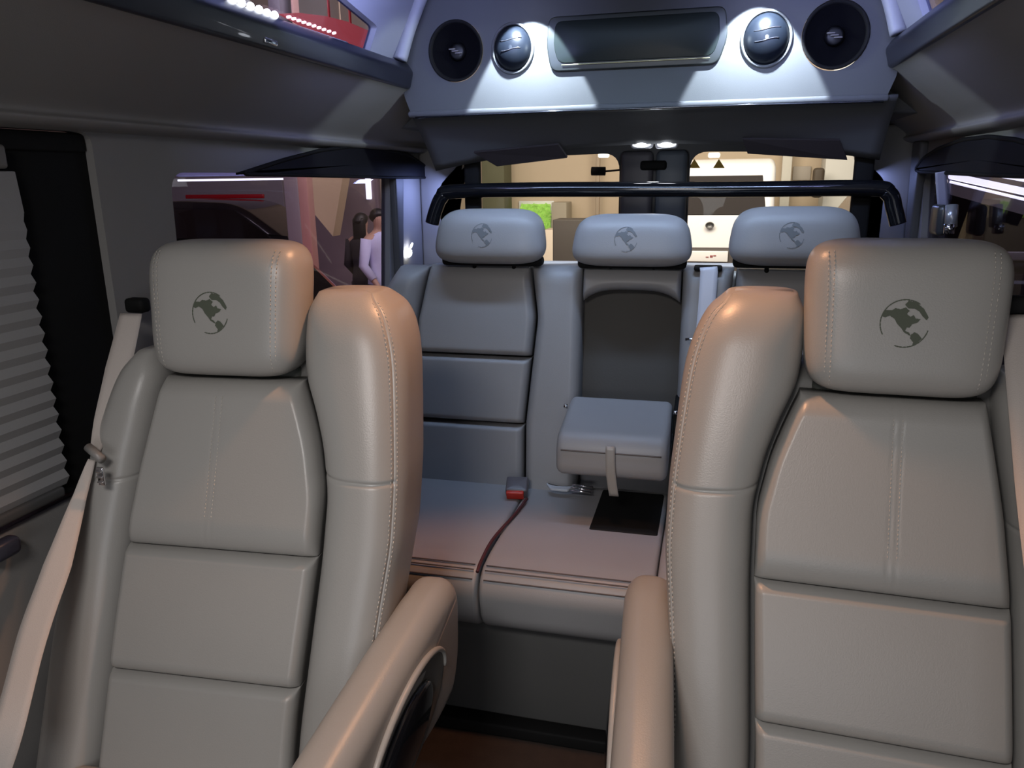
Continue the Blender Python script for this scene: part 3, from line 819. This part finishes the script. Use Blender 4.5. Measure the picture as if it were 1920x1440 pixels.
    for dy in (-.018, .0, .022): tube(m, [(c2[0]-o[0]-.035, dy, .018), (c2[0]-o[0]+.028, dy, .018)], .0035, 8)
    m.build('prong', CHR, t)
belts()

# ------------------------------------------------------------ side fittings
def sides():
    # pleated blind in the left window
    t = empty('pleated_blind', (-.955, .4, .8), 'grey pleated blind filling the left window beside the front seat', 'blind')
    o = t.location
    m = MB(); ys = [-.35, .2, .7, .95, 1.135]; rows = []
    z = .84; k = 0
    while z < 1.36:
        amp = .007*(1 if z < 1.22 else max(.15, 1-(z-1.22)/.14)); rows.append((z, (.922 if k % 2 else .922+amp), 1.0 if k % 2 else 0)); z += .0155; k += 1
    rows.append((1.42, .925, .5))
    rings = []
    for z, x, e in rows: rings.append([(-x, y if i < 4 else y+.003*e, z) for i, y in enumerate(ys)]+[(-x-.002, y, z+.001) for y in reversed(ys)])
    loft(m, rings); rel(m, o); m.build('pleats', BLIND, t, smooth=False)
    m = MB(); rbox(m, (-.932, .39, 1.445), (.03, 1.46, .04), .006); rel(m, o); m.build('head_rail', mat('head_rail', (.16, .15, .14), .5), t)
    m = MB(); rbox(m, (-.932, .39, .832), (.03, 1.46, .02), .006); rel(m, o); m.build('bottom_rail', DKG, t)
    # black recess behind / around the blind
    m = MB(); rbox(m, (-.963, 1.22, 1.15), (.03, .24, .68), .004); tag(m.build('trim_21', BLK), kind='structure')
    m = MB(); rbox(m, (-.955, .4, 1.475), (.03, 1.85, .035), .004); tag(m.build('trim_22', BLK), kind='structure')
    # window catch low on the left wall
    c = at(5, 1030, X=-.91)
    t = empty('wall_catch', c, 'dark rounded catch low on the left wall under the blind', 'catch')
    m = MB(); rbox(m, (0, 0, 0), (.03, .06, .035), .012); m.build('catch_body', mat('catch_navy', (.03, .032, .05), .3), t)
    # reading recess visors above the side windows
    for sd in (-1, 1):
        X = sd*.925
        if sd < 0: base = [(446, 324), (520, 300), (590, 282), (650, 275), (710, 279), (760, 292), (795, 316), (800, 333), (720, 333), (560, 329), (450, 327)]
        else: base = [(1728, 318), (1745, 296), (1775, 277), (1820, 262), (1870, 256), (1925, 262), (2000, 285), (2050, 310), (2060, 332), (1925, 330), (1830, 326), (1738, 322)]
        pr = [at(*p, X=X)[1:] for p in base]
        pr = rounded_poly(pr, .03, 3)
        m = MB(); slab(m, pr, X+sd*.01, X-sd*.022, .006); o2 = m.build('window_visor', mat('visor_black', (.010, .010, .013), .7, spec=.12), angle=50)
        tag(o2, 'black lens-shaped visor above the %s rear side window' % ('left' if sd < 0 else 'right'), 'visor', 'lens-shaped visors above the side windows')
        m = MB(); mid = [p for p in pr]; P = [(X-sd*.02, a, b) for a, b in pr]; tube(m, P+[P[0]], .006, 6)
        m.build('rim', BLK, o2)
    # reflected highlight on rear left pillar, built as a glowing lens
    c = at(766, 474, X=-.92)
    t = empty('pillar_glint', c, 'small round white reflection, built glowing, on the blue-lit panel behind the bench, left', 'lamp')
    m = MB(); n = 20
    loft(m, [[(.010*math.sin(ph), .030*math.cos(ph)*math.cos(2*PI*k/n), .018*math.cos(ph)*math.sin(2*PI*k/n)) for k in range(n)] for ph in np.linspace(0, PI/2, 6)]); m.build('lens', GLOW, t)
    m = MB(); tube(m, [(.006, .01, .020), (.006, .03, .034)], .004, 8); m.build('stalk', GLOW, t)  # made-up stalk, part of the glowing stand-in for the reflection
    # blue-lit quarter panels
    # LED strips along the roof rails
    for sd in (-1, 1):
        if sd < 0:
            t = empty('led_strip', (-.69, 1.5, 1.75), 'row of bright white light beads along the left roof window', 'light strip')
            P = [at(px, py, X=-.70) for px, py in ((436, 0), (453, 5), (470, 12), (486, 18), (501, 24), (515, 28))]
            for p in P:
                m = MB(); n = 12
                loft(m, [[(.0075*math.sin(ph), .010*math.cos(ph)*math.cos(2*PI*k/n), .0085*math.cos(ph)*math.sin(2*PI*k/n)) for k in range(n)] for ph in np.linspace(-PI/2, PI/2, 8)])
                m.v = [(a+p[0]-t.location[0], b+p[1]-t.location[1], c_+p[2]-t.location[2]) for a, b, c_ in m.v]; m.build('bead', BEAD, t)
            for k in range(10):
                f = k/9; p = at(541+85*f, 33+30*f, X=-.70)
                m = MB(); tube(m, [(p[0]-t.location[0], p[1]-t.location[1]-.005, p[2]-t.location[2]), (p[0]-t.location[0], p[1]-t.location[1]+.008, p[2]-t.location[2]+.003)], .0032, 8); m.build('small_bead', BEADR, t)
            m = MB(); a, b = at(380, -18, X=-.705), at(650, 75, X=-.705); tube(m, [tuple(np.array(a)-np.array(t.location)+np.array((0, 0, -.008))), tuple(np.array(b)-np.array(t.location)+np.array((0, 0, -.008)))], .004, 6); m.build('channel', PIL, t)
    # glossy highlight under rail, built as a chrome bar
    m = MB(); c = at(508, 78, X=-.69); rbox(m, (0, 0, 0), (.006, .05, .012), .003); o = m.build('rail_glint', CHR, loc=c); tag(o, 'small highlight, built as a chrome bar, on the dark rail under the left roof window', 'glint')
    # chrome belt slide at the right rear pillar
    c = at(1782, 400, X=.90)
    t = empty('belt_height_adjuster', c, 'chrome and black belt height adjuster on the right rear pillar', 'belt adjuster')
    m = MB(); a = at(1785, 385, X=.895); b = at(1783, 425, X=.895); oc = np.array(c)
    tube(m, [tuple(np.array(a)-oc), tuple(np.array(b)-oc)], .016, 12); m.build('slide_tube', mat('slide_grey', (.35, .36, .4), .3, metal=.5), t)
    m = MB(); a = at(1780, 428, X=.89); tube(m, [tuple(np.array(a)-oc+np.array((0, 0, .012))), tuple(np.array(a)-oc-np.array((0, 0, .014)))], .014, 12); m.build('end_ring', CHR, t)
    m = MB(); a = at(1760, 412, X=.90); rbox(m, tuple(np.array(a)-oc), (.03, .10, .09), .015); m.build('slide_cover', mat('cover', (.05, .055, .06), .3), t)
    m = MB(); ribbon(m, [tuple(np.array(at(1764, 322, Y=2.58))-oc), tuple(np.array(at(1766, 360, Y=2.58))-oc), tuple(np.array(at(1769, 400, Y=2.58))-oc)], [.03, .03, .026], [(0, -1, 0), (0, -1, 0)]); m.build('webbing', mat('lilac_web', (.3, .3, .42), .6), t)
sides()

# ------------------------------------------------------------ showroom outside
def plate(name, c, s, m_, kind=None, label=None, cat=None, group=None, r=.01):
    m = MB(); rbox(m, (0, 0, 0), s, r, 2); o = m.build(name, m_, loc=c, angle=50); return tag(o, label, cat, group, kind)
def showroom():
    m = MB(); rbox(m, (0, 7, -.65), (34, 26, .1), .01); tag(m.build('floor_showroom', SFLOOR), kind='structure')
    m = MB(); rbox(m, (0, 13.6, 2.2), (30, .2, 6), .01); tag(m.build('wall_showroom_rear', BEIGE), kind='structure')
    m = MB(); rbox(m, (-14, 6, 2.2), (.2, 22, 6), .01); tag(m.build('wall_showroom_left', MAUVE), kind='structure')
    m = MB(); rbox(m, (14, 6, 2.2), (.2, 22, 6), .01); tag(m.build('wall_showroom_right', mat('showroom_dark', (.03, .028, .035), .7)), kind='structure')
    m = MB(); rbox(m, (0, 6, 5.2), (28, 20, .1), .01); tag(m.build('ceiling_showroom', mat('showroom_ceiling', (.3, .28, .3), .8)), kind='structure')
    def col(px0, px1, Y, mt_, name, lab, cat, z0=-.6, z1=4.0, d=.5, group=None):
        a, b = at(px0, 400, Y=Y), at(px1, 400, Y=Y)
        return plate(name, ((a[0]+b[0])/2, Y+d/2, (z0+z1)/2), (b[0]-a[0], d, z1-z0), mt_, None, lab, cat, group)
    col(905, 946, 12.6, OLIVE, 'display_board', 'olive green upright board at the left edge of the rear window view', 'board')
    col(1116, 1123, 13.2, mat('pipe_beige', (.42, .34, .25), .7), 'wall_pipe', 'thin beige pipe running down the showroom wall behind the rear window', 'pipe', d=.08)
    col(1034, 1062, 12.9, GREYW, 'pillar', 'pale grey column between two bench headrests beyond the rear glass', 'pillar', z1=.98)
    col(1460, 1478, 13.2, mat('pale_strip', (.72, .70, .62), .8), 'wall_strip', 'pale upright strip on the wall behind the right rear window', 'wall strip', d=.1)
    col(1540, 1610, 12.6, mat('white_column', (.75, .74, .68), .7), 'pillar', 'white column at the right edge of the rear window view', 'pillar')
    # cabinet with white top between the headrests
    a, b = at(1022, 432, Y=11), at(1062, 445, Y=11)
    plate('sales_counter', ((a[0]+b[0])/2, 11.3, (a[2]-.6)/2-.0), (b[0]-a[0]+.1, .5, a[2]+.6), mat('counter_cream', (.72, .62, .50), .6), None, 'cream counter seen between the left and middle bench headrests', 'counter')
    a, b = at(1060, 412, Y=9), at(1092, 480, Y=9)
    plate('cabinet', ((a[0]+b[0])/2, 9.2, (a[2]-.6)/2), (b[0]-a[0]+.3, .4, a[2]+.6), mat('cabinet_dark', (.05, .042, .035), .6), None, 'dark brown cabinet behind the middle bench headrest', 'cabinet')
    # green lit plant wall
    a, b = at(974, 384, Y=13.3), at(1030, 384, Y=13.3); z1 = at(1000, 383, Y=13.3)[2]; z0 = at(1000, 430, Y=13.3)[2]
    plate('lit_window_frame', ((a[0]+b[0])/2, 13.475, (z0+z1)/2), (b[0]-a[0]+.1, .05, z1-z0+.1), mat('white_frame', (.8, .8, .78), .5), None, 'white frame around the bright green view beyond the showroom', 'window frame')
    m = MB()
    for k in range(260):
        x = rnd.uniform(a[0], b[0]); z = rnd.uniform(z0, z1); r = rnd.uniform(.02, .05)
        p = Vector((x, 13.36+rnd.uniform(-.03, .02), z)); d1 = Vector((rnd.uniform(-1, 1), -.3, rnd.uniform(-1, 1))).normalized()*r; d2 = Vector((-d1.z, 0, d1.x))*.4
        m.add([tuple(p+d1), tuple(p+d2), tuple(p-d1), tuple(p-d2)], [(0, 1, 2, 3)])
    rbox(m, ((a[0]+b[0])/2, 13.405, (z0+z1)/2), (b[0]-a[0], .02, z1-z0), .005)
    tag(m.build('foliage', mat('sunlit_leaves', (.3, .55, .10), .7, noise=.4, nscale=5, emit=(.35, .6, .12), es=.5), smooth=False), 'bright green foliage through a far showroom window', 'foliage', kind='stuff')
    # security camera
    c = at(1122, 321, Y=3.35)
    t = empty('security_camera', c, 'small black cylinder camera on a stalk outside the left rear door window', 'security camera')
    a, b = np.array(at(1109, 321, Y=3.35))-c, np.array(at(1135, 321, Y=3.35))-c
    m = MB(); tube(m, [tuple(a), tuple(b)], .0175, 16); m.build('camera_body', BLK, t)
    b2 = np.array((-.09, 3.21, c[2]+.004))-c; m = MB(); tube(m, [tuple(b), tuple(b2)], .004, 8); m.build('stalk', BLK, t)
    # lamp reflections high on the wall, built as glowing lenses on rods
    for px, lab in ((1132, 'small white lamp reflection at the top of the left rear window view'), (1339, 'small white lamp reflection at the top of the right rear window view')):
        c = at(px, 291, Y=11.5); t = empty('lamp_or_reflection', c, lab, 'lamp', 'small lamp reflections high in the rear windows')
        m = MB(); rbox(m, (0, 0, 0), (.16, .05, .07), .03); m.build('lens', mat('reflection_warm', (1, 1, 1), .4, emit=(1, .97, .9), es=2), t)
        m = MB(); tube(m, [(0, 0, .03), (0, 0, 3.45-c[2]+.5)], .008, 6); m.build('added_rod', GREYW, t)
    # warning triangles
    for px, lab in ((1302, 'yellow warning triangle sticker beside the rear door post'), (1348, 'yellow warning triangle sticker second from the rear door post')):
        A = [at(px-11, 315, Y=3.182), at(px+11, 315, Y=3.182), at(px, 298, Y=3.182)]
        m = MB(); m.add(A+[(p[0], p[1]+.002, p[2]) for p in A], [(0, 1, 2), (5, 4, 3), (0, 3, 4, 1), (1, 4, 5, 2), (2, 5, 3, 0)])
        o = m.build('warning_sticker', YEL, smooth=False); tag(o, lab, 'sticker', 'warning stickers on the rear glass')
    # notice on the wall
    a, b = at(1488, 312, Y=13.4), at(1520, 338, Y=13.4)
    plate('notice', ((a[0]+b[0])/2, 13.46, (a[2]+b[2])/2), (b[0]-a[0], .03, a[2]-b[2]), mat('notice_grey', (.42, .38, .33), .7), None, 'pale grey notice on the wall behind the right rear window', 'notice')
    c = at(1534, 336, Y=12.3); t = empty('wall_fan', c, 'small dark rounded object by the white column in the right rear window', 'wall fitting')
    m = MB(); rbox(m, (0, 0, -.05), (.16, .12, .42), .05, 4); m.build('housing', mat('fitting_brown', (.08, .06, .04), .6), t)
    # cream sign panel behind the SUV roof
    # ---- white SUV, rear view
    t = empty('parked_suv', (.22, 10.2, -.6), 'white car with dark rear window and number plate, seen between the bench headrests', 'car')
    t.scale = (1, 1, 1.15)
    def body(prof, x, nm, mt_, y0=0, taper=0):
        m = MB(); slab(m, prof, -x, x, .08, 'X', nr=4); m.build(nm, mt_, t, angle=40)
    lower = rounded_poly([(0, .42), (-.02, 1.0), (.05, 1.40), (.55, 1.44), (3.2, 1.30), (4.3, 1.0), (4.4, .5), (4.2, .35), (.1, .35)], [.05, .05, .05, .1, .3, .2, .1, .05, .05])
    body([(a, b*.93) for a, b in lower], .90, 'body', WPAINT)
    cab = rounded_poly([(.10, 1.28), (.28, 1.83), (.5, 1.90), (2.0, 1.88), (2.9, 1.28)], [.02, .1, .1, .2, .05])
    body(cab, .76, 'cabin', WPAINT)
    m = MB(); A = [(-.66, .075, 1.31), (.66, .075, 1.31), (.60, .235, 1.72), (-.60, .235, 1.72)]
    m.add(A+[(x, y+.03, z) for x, y, z in A], [(0, 1, 2, 3), (7, 6, 5, 4), (0, 4, 5, 1), (1, 5, 6, 2), (2, 6, 7, 3), (3, 7, 4, 0)]); m.build('rear_window', DGLS, t, smooth=False)
    for s in (-1, 1):
        m = MB(); slab(m, rounded_poly([(s*.40, 1.27), (s*.36, 1.22), (s*.42, 1.10), (s*.84, 1.10), (s*.84, 1.29)], .03), -.035, .05, .01, 'Y'); m.build('tail_light', RTAIL, t)
        for y in (.85, 3.5):
            m = MB(); tube(m, [(s*.72, y, .34), (s*.90, y, .34)], .34, 28); wh = m.build('wheel', RUB, t)
            m = MB(); tube(m, [(s*.89, y, .34), (s*.91, y, .34)], .2, 24); m.build('rim', CHR, wh)
    m = MB(); rbox(m, (0, -.03, .78), (1.74, .14, .36), .05, 4); m.build('bumper', mat('bumper_grey', (.07, .06, .055), .6), t)
    m = MB(); rbox(m, (-.02, -.115, .872), (.50, .02, .118), .01); pl = m.build('number_plate', WPAINT, t)
    m = MB()
    for k, x in enumerate((-.02, .03, .07)): rbox(m, (x, -.127, .872+.008*(k-1)), (.035, .004, .012+.012*(k % 2)), .001)
    m.build('plate_characters', mat('plate_red', (.3, .08, .08), .6), pl)
    m = MB(); n = 28; loft(m, [[(-.01+r*1.5*math.cos(2*PI*k/n), y, 1.20+r*math.sin(2*PI*k/n)) for k in range(n)] for r, y in ((.036, -.01), (.036, -.035), (.028, -.037), (.027, -.02))]); m.build('oval_badge', mat('badge_dark', (.12, .12, .12), .3, metal=.5), t)
    # ---- dark parked cars beyond left window
    def car(px, py_top, Y, mt_, label, L=4.3, hgt=1.5, rot=0, group=None):
        a = at(px, py_top, Y=Y)
        t = empty('parked_car', (a[0], Y, -.6), label, 'car', group); t.rotation_euler = (0, 0, rad(rot)); h = hgt/1.5
        m = MB(); pr = rounded_poly([(-L/2, .35), (-L/2, .8*h), (-L/2+.5, .95*h), (L/2-1.0, .95*h), (L/2, .72*h), (L/2, .35)], .12)
        slab(m, pr, -.88, .88, .1, 'Y'); m.build('body', mt_, t, angle=50)
        m = MB(); pr = rounded_poly([(-L/2+.35, .93*h), (-L/2+.85, 1.45*h), (-L/2+1.5, 1.5*h), (L/2-2.0, 1.46*h), (L/2-1.15, .93*h)], [.05, .2, .3, .3, .05])
        slab(m, pr, -.72, .72, .12, 'Y'); m.build('cabin', mt_, t, angle=50)
        for s in (-1, 1):
            m = MB(); pr = [(-L/2+.62, 1.0*h), (-L/2+.98, 1.38*h), (L/2-2.05, 1.38*h), (L/2-1.45, 1.0*h)]
            slab(m, rounded_poly(pr, .05), s*.715, s*.735, .004, 'Y'); m.build('side_window', DGLS, t, angle=50)
            for x in (-L/2+.8, L/2-.85):
                m = MB(); tube(m, [(x, s*.72, .33), (x, s*.9, .33)], .33, 24); wh = m.build('wheel', RUB, t)
                m = MB(); tube(m, [(x, s*.89, .33), (x, s*.91, .33)], .2, 20); m.build('rim', CHR, wh)
    car(452, 380, 11.2, DPAINT, 'black car parked beyond the left rear side window', 4.6, 1.72, 4)
    car(385, 383, 13.0, WPAINT, 'white car behind the black one beyond the left window', 4.0, 1.5, 0)
    car(420, 437, 5.2, RPAINT, 'red car whose roof edge shows just above the left headrest', 4.0, 1.52, 90)
    car(2000, 420, 7.3, DPAINT, 'black car parked outside the right rear side window', 4.6, 2.0, 6)
    # red sign line
    a, b = at(349, 369, Y=12.2), at(495, 369, Y=12.2)
    plate('red_rail', ((a[0]+b[0])/2, 12.2, a[2]), (b[0]-a[0], .05, .07), RPAINT, None, 'thin red rail on the grey wall above the black car', 'rail')
    a, b = at(300, 340, Y=12.9), at(540, 440, Y=12.9)
    plate('wall_panel', ((a[0]+b[0])/2, 12.9, 1.0), (b[0]-a[0], .1, 3.2), mat('panel_mauve_grey', (.26, .23, .26), .7), None, 'grey mauve wall panel behind the black car', 'wall panel')
    # pillars seen through left window
    col(536, 562, 7.4, mat('grey_mullion', (.28, .25, .27), .5), 'window_mullion', 'grey upright mullion right of the black car', 'mullion', d=.1)
    col(562, 580, 7.0, mat('pink_mullion', (.55, .32, .27), .6), 'door_jamb', 'pinkish narrow upright beside the grey mullion', 'upright', d=.12)
    m = MB(); A = [at(545, 300, Y=8.8), at(648, 300, Y=8.8), at(624, 443, Y=8.8), at(576, 385, Y=8.8)]
    m.add(A+[(p[0], p[1]+.2, p[2]) for p in A], [(0, 1, 2, 3), (7, 6, 5, 4), (0, 4, 5, 1), (1, 5, 6, 2), (2, 6, 7, 3), (3, 7, 4, 0)])
    for q in (0, 1): tube(m, [(A[q][0], 8.9, A[q][2]-.02), (A[q][0], 8.9, 5.16)], .01, 6)
    tag(m.build('hanging_banner', mat('banner_beige', (.55, .42, .27), .7), smooth=False), 'beige tapering banner hanging beyond the left window', 'banner')
    a, b = at(560, 400, Y=9.6), at(700, 400, Y=9.6)
    plate('partition', ((a[0]+b[0])/2, 9.6, .9), (b[0]-a[0]+.2, .1, 3.0), mat('partition_mauve', (.17, .125, .14), .6), None, 'mauve partition behind the banner beyond the left window', 'partition')
    a = at(694, 330, Y=7.6); b = at(694, 376, Y=7.6)
    plate('tube_light', (a[0]*9.5/7.6-.11, 9.53, (a[2]+b[2])/2+.04), (.07, .04, a[2]-b[2]+.16), TUBEW, None, 'short upright white tube light at the right of the left window', 'tube light')
    # silver light truss at left top
    a, b = at(360, 338, Y=9.0), at(545, 326, Y=9.0)
    m = MB(); rbox(m, (0, 0, .08), (b[0]-a[0]+.4, .12, .13), .02); rbox(m, (0, -.08, -.03), (b[0]-a[0]+.3, .03, .025), .008, mi=1)
    tag(m.build('ceiling_truss', [mat('truss_blue', (.25, .27, .5), .5), TUBEW], loc=((a[0]+b[0])/2, 9.0, (a[2]+b[2])/2)), 'blue-lit beam with thin light line above the black car', 'beam')
    plate('lamp_or_reflection', at(536, 334, Y=8.4), (.05, .05, .07), TUBEW, None, 'tiny square white lamp at the end of the blue-lit beam', 'lamp')
    # right side lit awning beams
    for (p0, p1, r_w, lab, mt_) in (((1783, 330), (1980, 372), .030, 'upper bright white light tube outside the right window', TUBEW),
                                  ((1782, 341), (1980, 388), .012, 'thin lower light tube outside the right window', TUBEW)):
        a, b = at(*p0, Y=5.0), at(*p1, Y=4.4)
        m = MB(); tube(m, [tuple(np.array(a)-a), tuple(np.array(b)-np.array(a))], r_w*.6, 10); o = m.build('light_tube', mt_, loc=a); tag(o, lab, 'tube light', 'light tubes outside the right window')
    a, b = at(1840, 318, Y=5.3), at(2000, 345, Y=4.6); m = MB(); tube(m, [(0, 0, 0), tuple(np.array(b)-np.array(a))], .026, 10); o = m.build('light_tube', TUBEW, loc=a); tag(o, 'broad topmost light tube outside the right window', 'tube light', 'light tubes outside the right window')
    A = [at(1775, 325, Y=5.7), at(2000, 340, Y=5.3), at(2000, 425, Y=5.3), at(1782, 365, Y=5.7)]
    m = MB(); m.add(A+[(p[0]+.02, p[1]+.06, p[2]) for p in A], [(0, 1, 2, 3), (7, 6, 5, 4), (0, 4, 5, 1), (1, 5, 6, 2), (2, 6, 7, 3), (3, 7, 4, 0)])
    tag(m.build('awning_panel', STEEL, smooth=False), 'silver panel behind the light tubes outside the right window', 'panel')
    for (y, lab) in ((480, 'upper pale bar across the dark car outside the right window'), (567, 'lower pale bar across the dark car outside the right window')):
        a = at(1885, y, Y=4.6); b = at(2000, y+4, Y=4.6)
        m = MB(); rbox(m, (0, 0, 0), (.9, .03, .045), .008); o = m.build('handrail', mat('bar_pale', (.5, .44, .46), .4), loc=((a[0]+b[0])/2+.1, 4.6, a[2])); tag(o, lab, 'bar', 'pale bars outside the right window')
    # pole, and red reflections in the roof windows built as made-up panels
    def red_reflection_panel(pts, Y0, label, mt_):
        A = [at(*p, Y=Y0) for p in pts]
        m = MB(); n = len(A); m.add(A+[(p[0], p[1]+.12, p[2]) for p in A], [tuple(range(n)), tuple(range(2*n-1, n-1, -1))]+[(i, i+n, (i+1) % n+n, (i+1) % n) for i in range(n)])
        for q in (A[len(A)//3], A[len(A)//2]): tube(m, [(q[0], q[1]+.06, q[2]-.05), (q[0], q[1]+.06, 5.16)], .01, 6)
        return tag(m.build('banner', mt_, smooth=False), label, 'banner')  # not a real banner, a made-up panel for a red reflection
    red_reflection_panel([(520, 26), (560, 24), (610, 30), (650, 40), (720, 70), (720, 110), (640, 90)], 5.5, 'made-up red panel outside the left roof window, for a red reflection', mat('red_reflection_paint', (.60, .04, .035), .5, emit=(1, .06, .05), es=.12))
    red_reflection_panel([(1768, 10), (1840, -30), (1960, -80), (1960, -10), (1790, 50)], 5.5, 'made-up red panel outside the right roof window, for a red reflection', mat('red_reflection_pale', (.55, .10, .11), .5, emit=(1, .1, .1), es=.1))
    c = at(535, 10, Y=6.0); m = MB(); tube(m, [(0, 0, -.25), (0, 0, 1.6)], .045, 12); o = m.build('pole', mat('pole_white', (.65, .63, .6), .5), loc=c); tag(o, 'short white pole behind the made-up red panel, left roof window', 'pole')
showroom()

def person(px, py_top, Y, hgt, cloth, label, face, long=False):
    """one skinned body with hair and clothing as children"""
    a = at(px, py_top, Y=Y); o0 = (a[0], Y, -.6)
    t_h = hgt
    V = [(0, 0, .53), (0, 0, .62), (0, .0, .74), (0, .01, .81), (0, 0, .87), (0, -.01, .93), (0, -.01, .985),
         (-.055, 0, .50), (-.06, 0, .27), (-.062, .01, .04), (-.062, -.05, .02),
         (.055, 0, .50), (.06, 0, .27), (.062, .01, .04), (.062, -.05, .02),
         (-.11, 0, .80), (-.135, .01, .63), (-.11, -.08, .52), (-.10, -.12, .47),
         (.11, 0, .80), (.135, .01, .63), (.11, -.08, .55), (.10, -.12, .52)]
    E_ = [(0, 1), (1, 2), (2, 3), (3, 4), (4, 5), (5, 6), (0, 7), (7, 8), (8, 9), (9, 10), (0, 11), (11, 12), (12, 13), (13, 14), (3, 15), (15, 16), (16, 17), (17, 18), (3, 19), (19, 20), (20, 21), (21, 22)]
    Rr = [.075, .065, .075, .07, .03, .048, .035, .052, .036, .022, .02, .052, .036, .022, .02, .036, .027, .02, .017, .036, .027, .02, .017]
    me = bpy.data.meshes.new('person'); me.from_pydata([(x*t_h, y*t_h, z*t_h) for x, y, z in V], E_, [])
    for m_ in (SKIN, cloth): me.materials.append(m_)
    o = bpy.data.objects.new('person', me); COL.objects.link(o); o.location = o0; o.rotation_euler = (0, 0, rad(face))
    o.modifiers.new('skin', 'SKIN'); me.skin_vertices.new() if not me.skin_vertices else None
    for i, r in enumerate(Rr):
        me.skin_vertices[0].data[i].radius = (r*t_h, r*t_h*(.75 if i < 4 else 1))
    me.skin_vertices[0].data[0].use_root = True
    s = o.modifiers.new('sub', 'SUBSURF'); s.levels = 2; s.render_levels = 2
    tag(o, label, 'person')
    # hair cap
    m = MB(); n = 20
    loft(m, [[(.052*t_h*math.cos(ph)*math.cos(2*PI*k/n), .060*t_h*math.cos(ph)*math.sin(2*PI*k/n)+.006*t_h+(0.012*t_h if ph < 0 else 0), .962*t_h+.050*t_h*math.sin(ph)) for k in range(n)] for ph in np.linspace(-1.1, PI/2, 12)])
    if long: rbox(m, (0, .035*t_h, .89*t_h), (.10*t_h, .05*t_h, .17*t_h), .02*t_h, 4)
    m.build('hair', HAIR, o)
    m = MB()
    rings = []
    for z, a_, b_ in ((.44, .105, .085), (.53, .10, .08), (.62, .085, .07), (.74, .10, .075), (.80, .115, .07), (.84, .07, .05), (.855, .04, .04)):
        rings.append([(a_*t_h*math.cos(2*PI*k/24), b_*t_h*math.sin(2*PI*k/24), z*t_h) for k in range(24)])
    loft(m, rings); m.build('jacket', cloth, o)
    m = MB()
    for s_ in (-1, 1):
        tube(m, [(s_*.105*t_h, 0, .81*t_h), (s_*.137*t_h, .01*t_h, .63*t_h), (s_*.115*t_h, -.07*t_h, .54*t_h)], [.042*t_h, .034*t_h, .027*t_h], 12)
    m.build('sleeve', cloth, o)
    m = MB()
    for s_ in (-1, 1):
        tube(m, [(s_*.055*t_h, 0, .50*t_h), (s_*.06*t_h, 0, .27*t_h), (s_*.062*t_h, .01*t_h, .03*t_h)], [.06*t_h, .045*t_h, .034*t_h], 12)
    m.build('trousers', DKCLOTH, o)
person(677, 397, 8.6, 1.60, DKCLOTH, 'person with long dark hair and dark clothes standing beyond the left window', 170, True)
person(708, 388, 8.3, 1.66, LILAC, 'person in a pale lilac top beside the dark-clothed one outside', 60)
